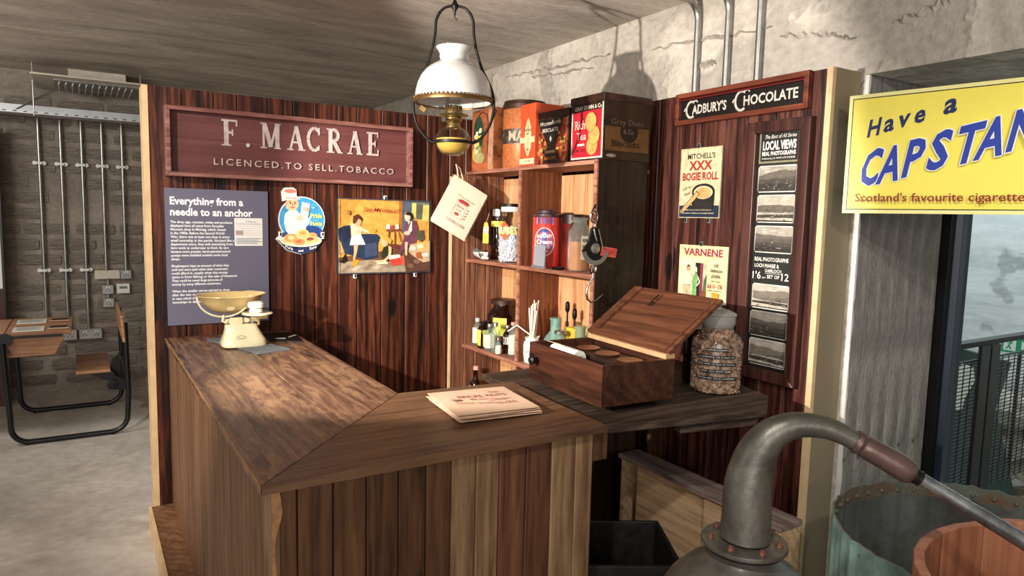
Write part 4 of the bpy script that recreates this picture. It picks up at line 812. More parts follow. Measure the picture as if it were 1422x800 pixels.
bottle('medicine_bottle', 'dark bottle with a small cream label behind the red-capped vial', 'bottle', 2.075, 3.335, Z3, .16, .026, G_BROWN, (M_GALV, .015), (.35, .62, L_W), nr=.4, sh=.68, group=Gr)
bottle('medicine_bottle', 'tall cream-labelled bottle against the divider', 'bottle', 2.07, 3.265, Z3, .19, .026, G_CLEAR, (L_P, .014), (.05, .62, L_W), nr=.4, sh=.72, group=Gr)
bottle('medicine_bottle', 'clear pink-capped bottle at the back beside the dark jar', 'bottle', 2.16, 3.36, Z3, .20, .028, G_CLEAR, (L_P, .016), None, nr=.4, sh=.75, group=Gr)
bottle('vial', 'tiny vial with a red-brown cap at the shelf front edge', 'bottle', 2.01, 3.325, Z3, .085, .017, G_CLEAR, (M_BRONZE, .02), (.08, .6, L_W), nr=.7, sh=.66)
t = thing('clay_pipe_jar', 'white ceramic jar on the lower shelf holding long white sticks', 'jar', (2.06, 3.055, Z3)); c3 = (2.06, 3.055, Z3)
build('body', MB().lathe(c3, [(.036, 0), (.043, .005), (.047, .05), (.048, .10), (.043, .118), (.036, .124), (.038, .132), (.040, .142), (.036, .142), (.033, .125), (.036, .09), (.034, .01), (0, .01)], 28), t, M_CERAM, smooth=50)
p = P((0, 0, 0), UX, UZ, mat=PLAIN, mp=cylmap(c3, .0485, math.radians(205))); p.ell(0, .065, .014, .024, '#8b8680'); p.ell(0, .065, .012, .021, '#e9e2da'); p.text('Keiller', -.015, .06, .010, '#7a746e', w=.03, slope=.2); p.build('crest', t)
rk = random.Random(12); prev = None
for i in range(16):
    a = rk.uniform(0, 2*PI); r0 = rk.uniform(.0, .02); r1 = rk.uniform(.012, .046); h_ = rk.uniform(.29, .345); a1 = a+rk.uniform(-.5, .5)
    m = MB(); top = Vector((c3[0]+r1*math.cos(a1)*.6, c3[1]-r1*math.sin(a1), Z3+h_)); m.cyl((c3[0]+r0*math.cos(a), c3[1]+r0*math.sin(a), Z3+.015), top, .0028, .0034, 6)
    lb = 'thin white clay stick standing in the ceramic jar' if i else 'thin white clay stick standing in the ceramic jar'
    tag(build('white_stick', m, mat=M_STICK, smooth=50), lb, 'stick', 'white sticks in the ceramic jar')
for q, l in (((((2.055, 3.03, Z3+.143), (1.99, 3.10, Z3+.205), (1.965, 3.155, Z3+.165)), 'bent white stick leaning from the jar over the divider')), ((((2.05, 2.99, Z3+.145), (2.03, 2.96, Z3+.152), (2.015, 2.925, Z3+.17)), 'bent white stick leaning right from the ceramic jar'))):
    tag(build('bent_stick', MB().tube(q, .004, 6), mat=M_STICK, smooth=60), l, 'stick')
bottle('glass_bottle', 'pale aqua conical glass bottle, largest of the right group', 'bottle', 2.07, 2.855, Z3, .275, .060, G_AQUA, None, None, nr=.45, sh=.58)
bottle('glass_bottle', 'white-labelled bottle behind the aqua conical bottle', 'bottle', 2.17, 2.985, Z3, .24, .028, G_CLEAR, (M_PLASTW, .016), (.1, .8, L_W), nr=.5, sh=.8)
bottle('glass_bottle', 'squat clear jar in front of the yellow carton', 'jar', 2.035, 2.765, Z3, .225, .034, G_CLEAR, (M_GALV, .012), (.3, .7, L_W), nr=.7, sh=.7)
tag(build('carton', bx(2.09, 2.16, 2.715, 2.79, Z3, Z3+.235), mat=pbr('yellow_carton', '#e2b93e', .6, var=.06), bev=.002), 'small yellow carton among the glass bottles', 'carton')
bottle('glass_bottle', 'greenish ribbed glass bottle right of the yellow carton', 'bottle', 2.07, 2.645, Z3, .262, .050, G_GREEN, None, None, nr=.5, sh=.5)
bottle('glass_bottle', 'slender clear bottle against the right-hand shelf post', 'bottle', 2.05, 2.545, Z3, .280, .028, G_GREEN, None, None, nr=.5, sh=.55)
for x, y, h_, l in ((2.20, 2.93, .345, 'dark twig-like brush standing behind the aqua bottle'), (2.2, 2.865, .315, 'shorter dark brush standing left of the yellow carton')):
    t = thing('brush', l, 'brush', (x, y, Z3)); build('handle', MB().cyl((x, y, Z3), (x+.004, y+.005, Z3+h_-.05), .006, .005, 8), t, M_DKBR, smooth=50); build('head', MB().lathe((x+.004, y+.005, Z3+h_-.06), [(.006, 0), (.013, .015), (.012, .05), (.005, .06)], 10), t, M_IRON, smooth=60)
bottle('brown_sauce_bottle', 'dark bottle with a white label and pink cap below the lower shelf', 'bottle', 2.05, 3.655, .4005, .275, .040, G_BROWN, (L_P, .022), (.3, .58, L_W, (math.radians(150), math.radians(300))), nr=.35, sh=.58)

# --- paper bags
def bag(name, label, C, u, v, n, w_, h_, th, mat, parent=None, cat='paper bag', fold=0, seed=1, group=None):
    C = Vector(C); u = Vector(u).normalized(); v = Vector(v).normalized(); n = Vector(n).normalized(); rg = random.Random(seed); m = MB(); k = 6; l = 7; G = []
    for side in (1, -1):
        for j in range(l+1):
            for i in range(k+1):
                e = 1 if 0 < i < k and 0 < j < l else .35
                G.append(C+u*(w_*(i/k-.5))+v*(h_*(j/l-.5))+n*side*(th/2*e+rg.uniform(-1, 1)*th*.18*e))
    S = (k+1)*(l+1); q = lambda i, j, s: s*S+j*(k+1)+i; F = []
    for j in range(l):
        for i in range(k): F += [(q(i, j, 0), q(i+1, j, 0), q(i+1, j+1, 0), q(i, j+1, 0)), (q(i, j+1, 1), q(i+1, j+1, 1), q(i+1, j, 1), q(i, j, 1))]
    for i in range(k): F += [(q(i, 0, 1), q(i+1, 0, 1), q(i+1, 0, 0), q(i, 0, 0)), (q(i, l, 0), q(i+1, l, 0), q(i+1, l, 1), q(i, l, 1))]
    for j in range(l): F += [(q(0, j, 0), q(0, j+1, 0), q(0, j+1, 1), q(0, j, 1)), (q(k, j, 1), q(k, j+1, 1), q(k, j+1, 0), q(k, j, 0))]
    m.add(G, F); return m
t = thing('hanging_bag', 'bundle of printed paper flour bags hanging tilted from the shelf corner', 'paper bag', (1.90, 3.55, 1.5))
ca, sa = math.cos(-.52), math.sin(-.52); U = Vector((ca*.97, ca*-.24, sa)); V_ = Vector((-sa, 0, ca)).normalized(); Nn = U.cross(V_).normalized()
Nn = -Nn if Nn.y > 0 else Nn
Cb = Vector((1.858, 3.545, 1.655))
build('bag', bag('b', '', Cb, U, V_, Nn, .232, .300, .010, None, seed=2), t, M_PAPERW, smooth=70, recalc=True)
build('bag', bag('b', '', Cb-Nn*.014+U*.008-V_*.004, U, V_, Nn, .232, .300, .010, None, seed=3), t, M_PAPERW, smooth=70)
build('bag', bag('b', '', Cb-Nn*.027+U*.015, U, V_, Nn, .230, .300, .008, None, seed=5), t, M_PAPER, smooth=70)
tl_ = Cb-U*.085+V_*.14
build('string', MB().tube([tl_, tl_+Vector((-.004, 0, .05)), tl_+Vector((.012, .05, .085)), tl_+Vector((.03, .03, .06)), tl_+U*.04+Vector((0, 0, .0))], .004, 6), t, M_PAPERW, smooth=60)
p = P(Cb+Nn*.0075-U*.116-V_*.15, U, V_, Nn, mat=INK, step=.0004)
p.text('Household', .075, .205, .012, '#8c7f78', w=.11, bold=0); p.poly([(.085, .185), (.11, .197), (.15, .197), (.165, .185), (.15, .176), (.10, .176)], '#b23a36'); p.border(.085, .085, .155, .172, .002, '#a3958c'); p.text('FLOUR', .095, .145, .014, '#a3766e', w=.05); p.text('PURE', .10, .125, .010, '#a3958c', w=.035); p.ell(.115, .105, .014, .009, '#b23a36')
for i in range(4): p.ell(.168, .10+i*.018, .006, .005, '#bd6660', 7)
p.text('TORRIDON', .07, .045, .018, '#b5a79d', w=.12, bold=.02); p.build('print', t)
g = 'printed paper bags stacked on the counter'; labs = ['undermost brown paper bag of the stack on the counter', 'second brown paper bag from the bottom of the counter stack', 'brown paper bag just under the top one, corner poking out', 'topmost brown paper bag with faded red printing on the counter']
for i, (dx, dy, rz) in enumerate(((0, 0, -.10), (.008, .006, -.16), (-.006, .002, -.06), (-.004, .008, -.12))):
    u = Vector((math.cos(rz), math.sin(rz), 0)); v = Vector((-math.sin(rz)*1.0+.0, math.cos(rz), 0)); c = Vector((1.112+dx, 1.925+dy, .9745+i*.0062+.0025))
    o = tag(build('paper_bag', bag('x', '', c, u, v, (0, 0, 1), (.285), .285, .0042, None, seed=20+i), mat=M_PAPER, smooth=60), labs[i], 'paper bag', g)
p = P(c+Vector((0, 0, .0042))-u*.14-v*.14, u, v, (0, 0, 1), mat=WORN, step=.0004)
p.text('BRAZIL NUTS', .07, .175, .024, '#a3504a', w=.17, slope=-.1, bold=.01); p.text('TEA', .19, .205, .016, '#b0655e', slope=-.1); p.text('MacRae Stores', .10, .14, .013, '#a3504a', w=.12, slope=-.25)
p.text('Finest quality', .04, .11, .014, '#a3504a', w=.13, slope=-.3); p.text('of all kinds', .15, .10, .013, '#b0655e', w=.09, slope=.2); p.text('PURE', .17, .06, .02, '#a3504a', slope=.1); p.ell(.05, .15, .018, .012, '#c08a82'); p.ell(.05, .15, .015, .009, '#d4ab90'); p.build('print', o)

# ================================================================ COUNTER SCALES
tag(build('slate_slab', MB().prism([(.50, 3.585, .9705), (.645, 3.128, .9705), (.795, 3.175, .9705), (.66, 3.64, .9705)], (0, 0, .007)), mat=M_SLATE, bev=.001), 'blue-grey slate slab under the cream scales', 'slate')
tag(build('slate_sheet', MB().prism([(.765, 3.44, .9705), (.90, 3.335, .9705), (.93, 3.62, .9705), (.76, 3.66, .9705)], (0, 0, .005)), mat=M_IRON, bev=.001), 'dark slate sheet lying behind the scales against the partition', 'slate')
tag(build('paper_scrap', MB().prism([(.80, 3.46, .9758), (.845, 3.45, .9758), (.845, 3.47, .9758), (.80, 3.48, .9758)], (0, 0, .001)), mat=M_PLASTW), 'small pale paper scrap left of the longer one on the dark slate', 'paper')
tag(build('paper_scrap', MB().prism([(.862, 3.47, .9758), (.915, 3.52, .9758), (.915, 3.545, .9758), (.87, 3.50, .9758)], (0, 0, .001)), mat=M_PLASTW), 'longer pale paper scrap at the right end of the dark slate', 'paper')
zs = .9778; sx, sy = .628, 3.365
t = thing('shop_scales', 'cream enamelled counter scales with a shallow pan on a slate slab', 'scales', (sx, sy, zs))
def loft(parent, name, secs, mat, n=28, sq=4):
    m = MB(); vs = []
    for cx0, cy0, a, b, z in secs:
        for i in range(n):
            tt = 2*PI*i/n; k = 1/((abs(math.cos(tt))**sq+abs(math.sin(tt))**sq)**(1/sq)); vs.append((cx0+a*k*math.cos(tt), cy0+b*k*math.sin(tt), z))
    fs = [(j*n+i, j*n+(i+1) % n, (j+1)*n+(i+1) % n, (j+1)*n+i) for j in range(len(secs)-1) for i in range(n)]+[list(range(n))[::-1], [(len(secs)-1)*n+i for i in range(n)]]
    m.add(vs, fs); return build(name, m, parent, mat, smooth=50)
loft(t, 'base', [(sx, sy, .098, .075, zs), (sx, sy, .100, .076, zs+.012), (sx, sy, .094, .068, zs+.03), (sx-.004, sy, .082, .052, zs+.055), (sx-.008, sy, .073, .042, zs+.08), (sx-.01, sy, .070, .038, zs+.095), (sx-.01, sy, .064, .034, zs+.10)], M_CREAM)
p = P((sx-.02, sy-.0655, zs+.028), UX, (0, .25, 1), mat=INK); p.ell(0, .012, .022, .015, '#9a8f70'); p.ell(0, .012, .020, .013, '#efe4c2'); p.text('Avery', -.014, .007, .009, '#7c7458', w=.028, ital=.2); p.build('badge', t)
build('beam', bx(sx-.085, sx+.07, sy-.008, sy+.008, zs+.105, zs+.125), t, M_CREAM, bev=.003)
build('beam_plate', bx(sx-.06, sx-.005, sy-.022, sy-.008, zs+.10, zs+.132), t, M_CREAM, bev=.003)
for dx in (-.03, .012): build('pivot', MB().lathe((sx+dx, sy-.024, zs+.118), [(.011, 0), (.011, .03)], 14, (0, 1, 0)), t, M_CREAM, smooth=40)
build('hook_arm', MB().tube([(sx-.085, sy-.01, zs+.145), (sx-.092, sy-.012, zs+.118), (sx-.078, sy-.012, zs+.108), (sx-.07, sy-.01, zs+.122)], .006, 8), t, M_CREAM, smooth=60)
build('support_post', MB().cyl((sx+.068, sy, zs+.09), (sx+.072, sy, zs+.150), .007), t, M_CREAMD, smooth=40)
build('small_post', MB().cyl((sx+.04, sy-.015, zs+.09), (sx+.04, sy-.015, zs+.11), .009), t, M_STEEL, smooth=40)
build('weight_platform', MB().lathe((sx+.055, sy-.045, zs+.150), [(.045, -.008), (.068, -.002), (.070, .003), (.066, .006), (0, .004)], 30), t, M_CREAM, smooth=40)
build('platform_bracket', bx(sx+.03, sx+.10, sy-.06, sy+.01, zs+.125, zs+.1415), t, M_CREAMD, bev=.006)
arc_ = [(sx-.082+.115*math.cos(a), sy-.01, zs+.232+.095*math.sin(a)) for a in [math.radians(180+d) for d in range(0, 181, 15)]]
build('pan_cradle', MB().tube(arc_, .0045, 8), t, M_CREAM, smooth=60)
pc = (sx-.048, sy+.065, zs+.144)
pan = MB(); n = 36; pf = [(0, 0), (.05, .004), (.085, .025), (.11, .055), (.122, .078), (.135, .086), (.134, .089), (.120, .082), (.107, .058), (.083, .029), (.05, .008), (0, .004)]
pan.lathe(pc, pf, n, caps=False)
for i, v in enumerate(pan.V):  # drawn-out lip on the right and left
    d = v[0]-pc[0]; pan.V[i] = (pc[0]+d*(1.12 if d < 0 else 1.22), v[1], v[2]+(.004 if d > .08 else 0))
build('pan', pan, t, M_CREAMD, smooth=60, label='buff shallow pan with pale rim')
p = P((pc[0]-.012, pc[1]-.098, pc[2]+.026), UX, (0, -.5, .86), (0, -.86, -.5), mat=PLAIN); p.ell(0, .01, .018, .012, '#f1e6bd'); p.build('pan_transfer', t)
wz = zs+.154
for h0, h1, r, l, m_ in ((0, .022, .030, 'lower round cream-coloured weight on the scales', M_CERAM), (.022, .052, .036, 'upper larger round weight stacked on the scales', M_CERAM)):
    o = tag(build('scale_weight', MB().lathe((sx+.045, sy-.066, wz+.0040), [(r*.8, h0), (r, h0+.004), (r, h1-.008), (r*.85, h1-.005), (r*.9, h1-.002), (r*.7, h1), (r*.4, h1-.002), (0, h1-.002)], 26), mat=m_, smooth=40), l, 'weight')

# ================================================================ MAHOGANY CASH BOX
M_HINGE = pbr('pale_hinge_batten', '#b98e66', .6, var=.12, vscale=20)
t = thing('cash_box', 'dark mahogany cash drawer box standing open on counter and bench', 'box', (1.63, 1.97, .9715)); R2 = Matrix.Rotation(-.062, 3, 'Z'); bc = Vector((1.455, 1.735, .9715))
W_, L_b, H_b = .318, .485, .145; k_ = .016
def bb(name, x0, x1, y0, y1, z0, z1, mat=W_BOX, bev=.002, parent=None): return build(name, MB().box(bc.x+x0, bc.x+x1, bc.y+y0, bc.y+y1, bc.z+z0, bc.z+z1, R2, bc), parent or t, mat, bev=bev)
bb('front_board', 0, k_, 0, L_b, 0, H_b); bb('back_board', W_-k_, W_, 0, L_b, 0, H_b-.002); bb('side_board', k_, W_-k_, 0, k_, 0, H_b); bb('side_board', k_, W_-k_, L_b-k_, L_b, 0, H_b); bb('floor_board', k_, W_-k_, k_, L_b-k_, 0, .012)
bb('till_tray', .12, W_-.045, k_, L_b-.06, .09, .125, M_DKBR)
bb('hinge_batten', W_-.045, W_-.002, .0, L_b-.01, H_b, H_b+.018, M_HINGE)
for yy in (.10, .235, .36):
    c = bc+R2 @ Vector((.195, yy, .127)); build('coin_bowl', MB().lathe(c, [(.045, 0), (.047, .004), (.043, .004), (.02, .001), (0, .001)], 24), t, pbr('copper_bowl_%d' % int(yy*100), '#9c6a4e', .3, .8), smooth=50)
c = bc+R2 @ Vector((-.002, .42, .085)); kb = build('knob', MB().lathe(c, [(.009, 0), (.008, .012), (.016, .018), (.018, .026), (.012, .034), (0, .035)], 18, R2 @ Vector((-1, 0, 0))), t, M_IRON, smooth=50); build('knob', MB().lathe(c+Vector((0, .04, .006)), [(.012, 0), (.010, .003), (0, .004)], 14, R2 @ Vector((-1, 0, 0))), t, M_IRON, smooth=50)
c = bc+R2 @ Vector((.072, .31, .118)); rl = thing('receipt_roll', 'white paper roll lying inside the open cash box', 'paper roll', c); build('roll', MB().cyl(c+R2 @ Vector((0, -.07, 0)), c+R2 @ Vector((0, .10, 0)), .029, n=24), rl, M_PLASTW, smooth=40); build('core', MB().cyl(c+R2 @ Vector((0, -.072, 0)), c+R2 @ Vector((0, .102, 0)), .012, n=14), rl, M_PAPER, smooth=40)
c = bc+R2 @ Vector((.085, .40, .142)); tag(build('paper_slip', MB().box(c.x-.03, c.x+.03, c.y-.045, c.y+.045, c.z, c.z+.002, Matrix.Rotation(.3, 3, 'Y'), c), mat=M_PAPER), 'brown paper slip tucked behind the paper roll in the box', 'paper')
# lid hinged on the far long side, standing open and leaning back
hz = H_b+.018; th = math.radians(36)
lx = Vector((math.cos(th), 0, math.sin(th)))
def lidpt(a, y, d=0):  # a along lid, y along box, d thickness (towards the front)
    q = Vector((W_-.03, 0, hz))+lx*a+Vector((-math.sin(th), 0, math.cos(th)))*d+Vector((0, y, 0)); return bc+R2 @ q
def lidbox(name, a0, a1, y0, y1, d0, d1, mat=W_LID, bev=.002):
    vs = [lidpt(a, y, d) for a in (a0, a1) for y in (y0, y1) for d in (d0, d1)]
    m = MB(); m.add(vs, [(0, 1, 3, 2), (4, 6, 7, 5), (0, 4, 5, 1), (2, 3, 7, 6), (0, 2, 6, 4), (1, 5, 7, 3)]); return build(name, m, lid_, mat, bev=bev)
lid_ = lid0 = build('lid', MB().add([lidpt(a, y, d) for a in (0, .30) for y in (-.01, L_b+.012) for d in (0, .014)], [(0, 1, 3, 2), (4, 6, 7, 5), (0, 4, 5, 1), (2, 3, 7, 6), (0, 2, 6, 4), (1, 5, 7, 3)]), t, W_LID, bev=.002)
lidbox('lid_batten', .02, .29, L_b-.055, L_b-.025, .014, .026); lidbox('lid_batten', .0, .29, .01, .018, .014, .018)
lidbox('slot', .20, .27, .285, .315, .0142, .0152, M_DKBR, 0); lidbox('slot_block', .225, .27, .285, .297, .0152, .020, W_LID, .001)

# ================================================================ SPECIMEN JAR
jx, jy, jz = 2.083, 1.80, .948
t = thing('seaweed_jar', 'large glass jar of dried brown seaweed with embossed label strips on the bench', 'jar', (jx, jy, jz))
build('glass', MB().lathe((jx, jy, jz), [(.088, 0), (.096, .008), (.098, .03), (.098, .195), (.092, .215), (.070, .228), (.062, .235), (.060, .262)], 40), t, G_THIN, smooth=50)
sm = MB(); rs = random.Random(5); sm.lathe((jx, jy, jz), [(.084, .004), (.088, .02), (.088, .19), (.055, .215), (.052, .25)], 24)
def flake(c, s):
    a, b, d = [Vector([rs.uniform(-1, 1) for _ in range(3)]).normalized()*s*rs.uniform(.6, 1.3) for _ in range(3)]
    sm.add([c+a, c+b, c+d, c-a*.7], [(0, 1, 2), (0, 2, 3), (0, 3, 1), (1, 3, 2)])
for i in range(2600):
    a = rs.uniform(0, 2*PI); zz = rs.uniform(.005, .255); R_j = .091 if zz < .195 else (.055 if zz > .225 else .091-(zz-.195)*1.1)
    flake(Vector((jx+R_j*math.cos(a), jy+R_j*math.sin(a), jz+zz)), .0062)
build('seaweed', sm, t, M_SHELL, kind='stuff')
build('lid', MB().lathe((jx, jy, jz), [(.058, .25), (.064, .262), (.066, .266), (.066, .296), (.069, .299), (.066, .305), (.04, .318), (0, .322)], 36), t, pbr('frosted_glass_lid', '#8f8c85', .25, var=.08), smooth=40)
build('lid_knob', MB().lathe((jx, jy, jz), [(.012, .318), (.010, .33), (.022, .338), (.022, .345), (.010, .352), (0, .352)], 20), t, G_CLEAR, smooth=50)
m0 = math.radians(222)
for (zz, s_, hw) in ((.175, 'CARRAGEEN', .045), (.147, 'A HANDFUL TO A PINT OF', .075), (.120, 'MILK AND 1/2 CUP OF SUGAR', .078), (.093, 'BOIL TILL SOFT AND', .062), (.066, 'STRAIN SET TO A CUSTARD', .082)):
    st = P((0, 0, 0), UX, UZ, mat=PLAIN, mp=cylmap((jx, jy, jz), .0988, m0))
    for i in range(10): st.raw([(-hw+2*hw*i/10, zz-.0055), (-hw+2*hw*(i+1)/10, zz-.0055), (-hw+2*hw*(i+1)/10, zz+.0055), (-hw+2*hw*i/10, zz+.0055)], [(0, 1, 2, 3)], '#121212')
    st.k += 2; st.text(s_, 0, zz-.0020, .0042, '#e8e6e0', w=2*hw*.92, bold=.0, anchor='c'); st.build('label_strip', t)
t = bottle('stoppered_jar', 'dark jar with a pale stopper half hidden between lid and seaweed jar', 'jar', 2.13, 1.95, .948, .235, .05, G_BROWN, (M_PLASTW, .02), None, nr=.4, sh=.75)

# ================================================================ HANGING OIL LAMP
lx0, ly0 = 1.308, 2.56
t = thing('oil_lamp', 'hanging brass oil lamp with a white opal dome shade in a black iron loop', 'lamp', (lx0, ly0, 1.85))
def L(*prof): return MB().lathe((lx0, ly0, 0), [(r, z) for r, z in prof], 40, closed=prof[0][0] > .02 and prof[-1][0] > .02)
def lz(z):
    A, B = (1.70, 1.795, 1.843, 1.90, 1.97, 2.03, 2.30), (1.76, 1.852, 1.903, 1.968, 2.012, 2.052, 2.255)
    for i in range(6):
        if z <= A[i+1] or i == 5: return B[i]+(z-A[i])*(B[i+1]-B[i])/(A[i+1]-A[i])
def LL(*prof): return L(*[(r, lz(z)) for r, z in prof])
shp = [(.157, 2.068), (.158, 2.085), (.155, 2.11), (.148, 2.138), (.136, 2.165), (.118, 2.190), (.095, 2.209), (.072, 2.221), (.060, 2.228), (.057, 2.236), (.060, 2.246), (.058, 2.254), (.064, 2.268), (.073, 2.278), (.074, 2.283), (.070, 2.283)]
shp += [(max(r-.005, .01), z-.002) for r, z in shp[::-1][2:]]
build('shade', L(*shp), t, M_OPAL, smooth=60)
build('shade_rim', L((.157, 2.060), (.161, 2.060), (.162, 2.067), (.160, 2.076), (.157, 2.070)), t, M_GOLD, smooth=50)
b_ = MB()
for i in range(60): a = 2*PI*i/60; b_.ball((lx0+.161*math.cos(a), ly0+.161*math.sin(a), 2.078), .0042, 6)
build('rim_beading', b_, t, M_GOLD, smooth=60)
build('chimney', LL((.026, 1.985), (.03, 2.01), (.034, 2.04), (.028, 2.09), (.024, 2.20), (.025, 2.29), (.0235, 2.29), (.0225, 2.20), (.0265, 2.09), (.0325, 2.04), (.0285, 2.01), (.0245, 1.985)), t, G_THIN, smooth=60)
build('burner', LL((.02, 1.955), (.036, 1.965), (.036, 1.995), (.030, 2.012), (.028, 2.028), (.022, 2.03)), t, M_BRASS, smooth=40)
g_ = MB()
for i in range(18): a = 2*PI*i/18; g_.box(lx0+.034*math.cos(a)-.002, lx0+.034*math.cos(a)+.002, ly0+.034*math.sin(a)-.002, ly0+.034*math.sin(a)+.002, 2.025, 2.05)
build('gallery_prongs', g_, t, M_BRASS)
build('gallery', LL((.034, 1.96), (.058, 1.965), (.062, 1.972), (.058, 1.976), (.034, 1.972)), t, M_BRASS, smooth=50)
build('burner_cup', LL((.014, 1.915), (.026, 1.922), (.036, 1.94), (.034, 1.955), (.024, 1.962)), t, M_BRASS, smooth=50)
build('wick_knob', MB().cyl((lx0-.03, ly0-.02, 1.992), (lx0-.06, ly0-.04, 1.987), .003).lathe((lx0-.06, ly0-.04, 1.987), [(.010, 0), (.010, .006)], 14, (-1, -.6, 0)), t, M_IRON, smooth=40)
build('collar', LL((.028, 1.895), (.030, 1.90), (.022, 1.908), (.020, 1.92), (.024, 1.924)), t, M_BRASS, smooth=50)
build('font', LL((.022, 1.795), (.045, 1.80), (.066, 1.82), (.074, 1.843), (.072, 1.865), (.058, 1.885), (.03, 1.898), (.024, 1.90), (.021, 1.90), (.028, 1.895), (.055, 1.882), (.069, 1.863), (.071, 1.843), (.063, 1.822), (.044, 1.803), (0, 1.799)), t, G_THIN, smooth=60)
build('oil', LL((0, 1.801), (.043, 1.805), (.062, 1.824), (.070, 1.843), (.069, 1.856), (0, 1.856)), t, M_OIL, smooth=60)
build('font_ring', LL((.072, 1.838), (.078, 1.84), (.078, 1.848), (.073, 1.85)), t, M_IRON, smooth=50)
# loop lies roughly across the view
lu = Vector((.85, -.53, 0)).normalized()
zp = [(0, 35), (22, 37), (45, 45), (62, 62), (70, 75), (79, 100), (82, 150), (90, 200), (103, 250), (121, 300), (147, 350), (164, 390), (172, 430), (170, 480), (158, 530), (135, 570), (106, 600), (77, 612)]
half = cr([(a*.000957, 2.447-(b-35)*.000945) for a, b in zp], 3)
for s in (1, -1):
    build('iron_loop', MB().tube([Vector((lx0, ly0, 0))+lu*(s*a)+Vector((0, 0, z)) for a, z in half], .0055, 8), t, M_IRON, smooth=60)
    tw = MB()
    for (a, z), (a2, z2) in zip(half[9:], half[10:]):
        for f in (0, .5): tw.ball(Vector((lx0, ly0, 0))+lu*(s*(a+(a2-a)*f))+Vector((0, 0, z+(z2-z)*f)), .0068, 6)
    build('loop_twist', tw, t, M_IRON, smooth=60)
build('shade_bracket', MB().tube([Vector((lx0, ly0, 2.06))+lu*.155, Vector((lx0, ly0, 2.035))+lu*.175-Vector((0, .0, .0)), Vector((lx0, ly0, 2.0))+lu*.16], .0035, 6), t, M_IRON, smooth=50)
build('leaf_finial', MB().prism([Vector((lx0, ly0-.02, 2.05))-lu*.14, Vector((lx0, ly0-.02, 2.035))-lu*.15, Vector((lx0, ly0-.02, 2.02))-lu*.13, Vector((lx0, ly0-.02, 2.035))-lu*.12], (0, .004, 0)), t, M_GOLD)
build('top_joint', MB().lathe((lx0, ly0, 0), [(.004, 2.41), (.006, 2.428), (.014, 2.44), (.014, 2.452), (.008, 2.462), (.004, 2.475)], 16), t, M_IRON, smooth=50)
build('smoke_hook', MB().tube([(lx0, ly0, 2.415), (lx0, ly0, 2.40), (lx0+.008, ly0, 2.393), (lx0+.012, ly0, 2.402)], .002, 6), t, M_IRON, smooth=50)
hc = thing('lamp_hanger', 'black iron hook and chain fixing the oil lamp to the ceiling', 'hook', (lx0, ly0, 2.47))
zc = 2.485; k = 0
while zc < 2.685:
    ax_ = Vector((.85, -.53, 0)) if k % 2 else Vector((.53, .85, 0))
    build('chain_link', MB().tube([Vector((lx0, ly0, zc+.018*math.sin(a)))+ax_*(.010*math.cos(a)) for a in [i*PI/5 for i in range(10)]], .0028, 6, True), hc, M_IRON, smooth=60); zc += .030; k += 1
build('ceiling_plate', MB().lathe((lx0, ly0, 2.70), [(.02, 0), (.02, -.006), (.006, -.012)], 16), hc, M_IRON, smooth=40)

# ================================================================ RIGHT PARTITION
NX, UY = (-1, 0, 0), (0, -1, 0)
t = thing('chocolate_sign', "long black framed sign reading CADBURY'S CHOCOLATE", 'sign', (2.42, 2.05, 2.05))
framed(t, (2.429, 2.402, 2.052), UY, NX, .705, .145, .022, .028, W_FRAMEX)
build('board', bx(2.420, 2.429, 1.715, 2.385, 2.068, 2.182), t, pbr('black_sign_board', '#17110f', .35, var=.1)); build('red_slip', MB().prism([(2.42, 2.38, 2.175), (2.42, 1.72, 2.175), (2.405, 1.72, 2.167), (2.405, 2.38, 2.167)], (.0, 0, -.004)), t, pbr('dark_red_slip', '#6b1a1c', .4))
p = P((2.4198, 2.402, 2.052), UY, UZ, NX, mat=WORN); c_ = '#c9c2b6'
def bigc(x, y, r):
    pts = [(x+r*.8*math.cos(a), y+r*math.sin(a)) for a in [math.radians(55+i*12.5) for i in range(21)]]; p.line(pts, .011, c_); p.line([(x+.005, y+r), (x+r*.9, y+r*1.05), (x+r*1.05, y+r*.8)], .006, c_); p.line([(x-r*.95, y+.01), (x-r*1.15, y-.004)], .007, c_)
bigc(.085, .068, .036); p.text("ADBURY'S", .092, .046, .040, c_, w=.20, bold=.025); bigc(.372, .072, .040); p.text('HOCOLATE', .385, .050, .040, c_, w=.265, bold=.025); p.build('print', t)
t = thing('bogie_roll_poster', "cream tin poster for Mitchell's XXX Bogie Roll with a tobacco coil", 'poster', (2.425, 2.245, 1.62))
build('plate', bx(2.424, 2.429, 2.122, 2.370, 1.620, 1.942), t, pbr('tin_plate_edge', '#b5ab90', .5))
p = P((2.4238, 2.370, 1.620), UY, UZ, NX, mat=WORN); p.rect(0, 0, .248, .322, '#c9b98f'); p.rect(.006, .006, .242, .316, '#d9cba2'); p.rect(.004, .004, .244, .058, '#1b2740')
p.text("MITCHELL'S", .045, .272, .024, '#2a2320', w=.165, bold=.02); p.text('XXX', .055, .222, .040, '#b02a26', w=.14, bold=.035, sp=1.1); p.text('BOGIE ROLL', .018, .175, .034, '#b02a26', w=.215, bold=.035)
p.text('Call for', .02, .125, .014, '#3a312a', w=.055, slope=.3, ital=.2, bold=0); p.text('that', .03, .10, .014, '#3a312a', w=.04, slope=.3, ital=.2, bold=0)
p.poly([(.085, .05), (.215, .05), (.218, .12), (.085, .12)], '#1d1a18'); p.ell(.15, .12, .068, .038, '#1d1a18', 30); p.ell(.15, .05, .065, .02, '#1d1a18'); p.ell(.15, .117, .056, .030, '#e3cfa5', 30); p.ell(.15, .115, .048, .025, '#d9a368', 30)
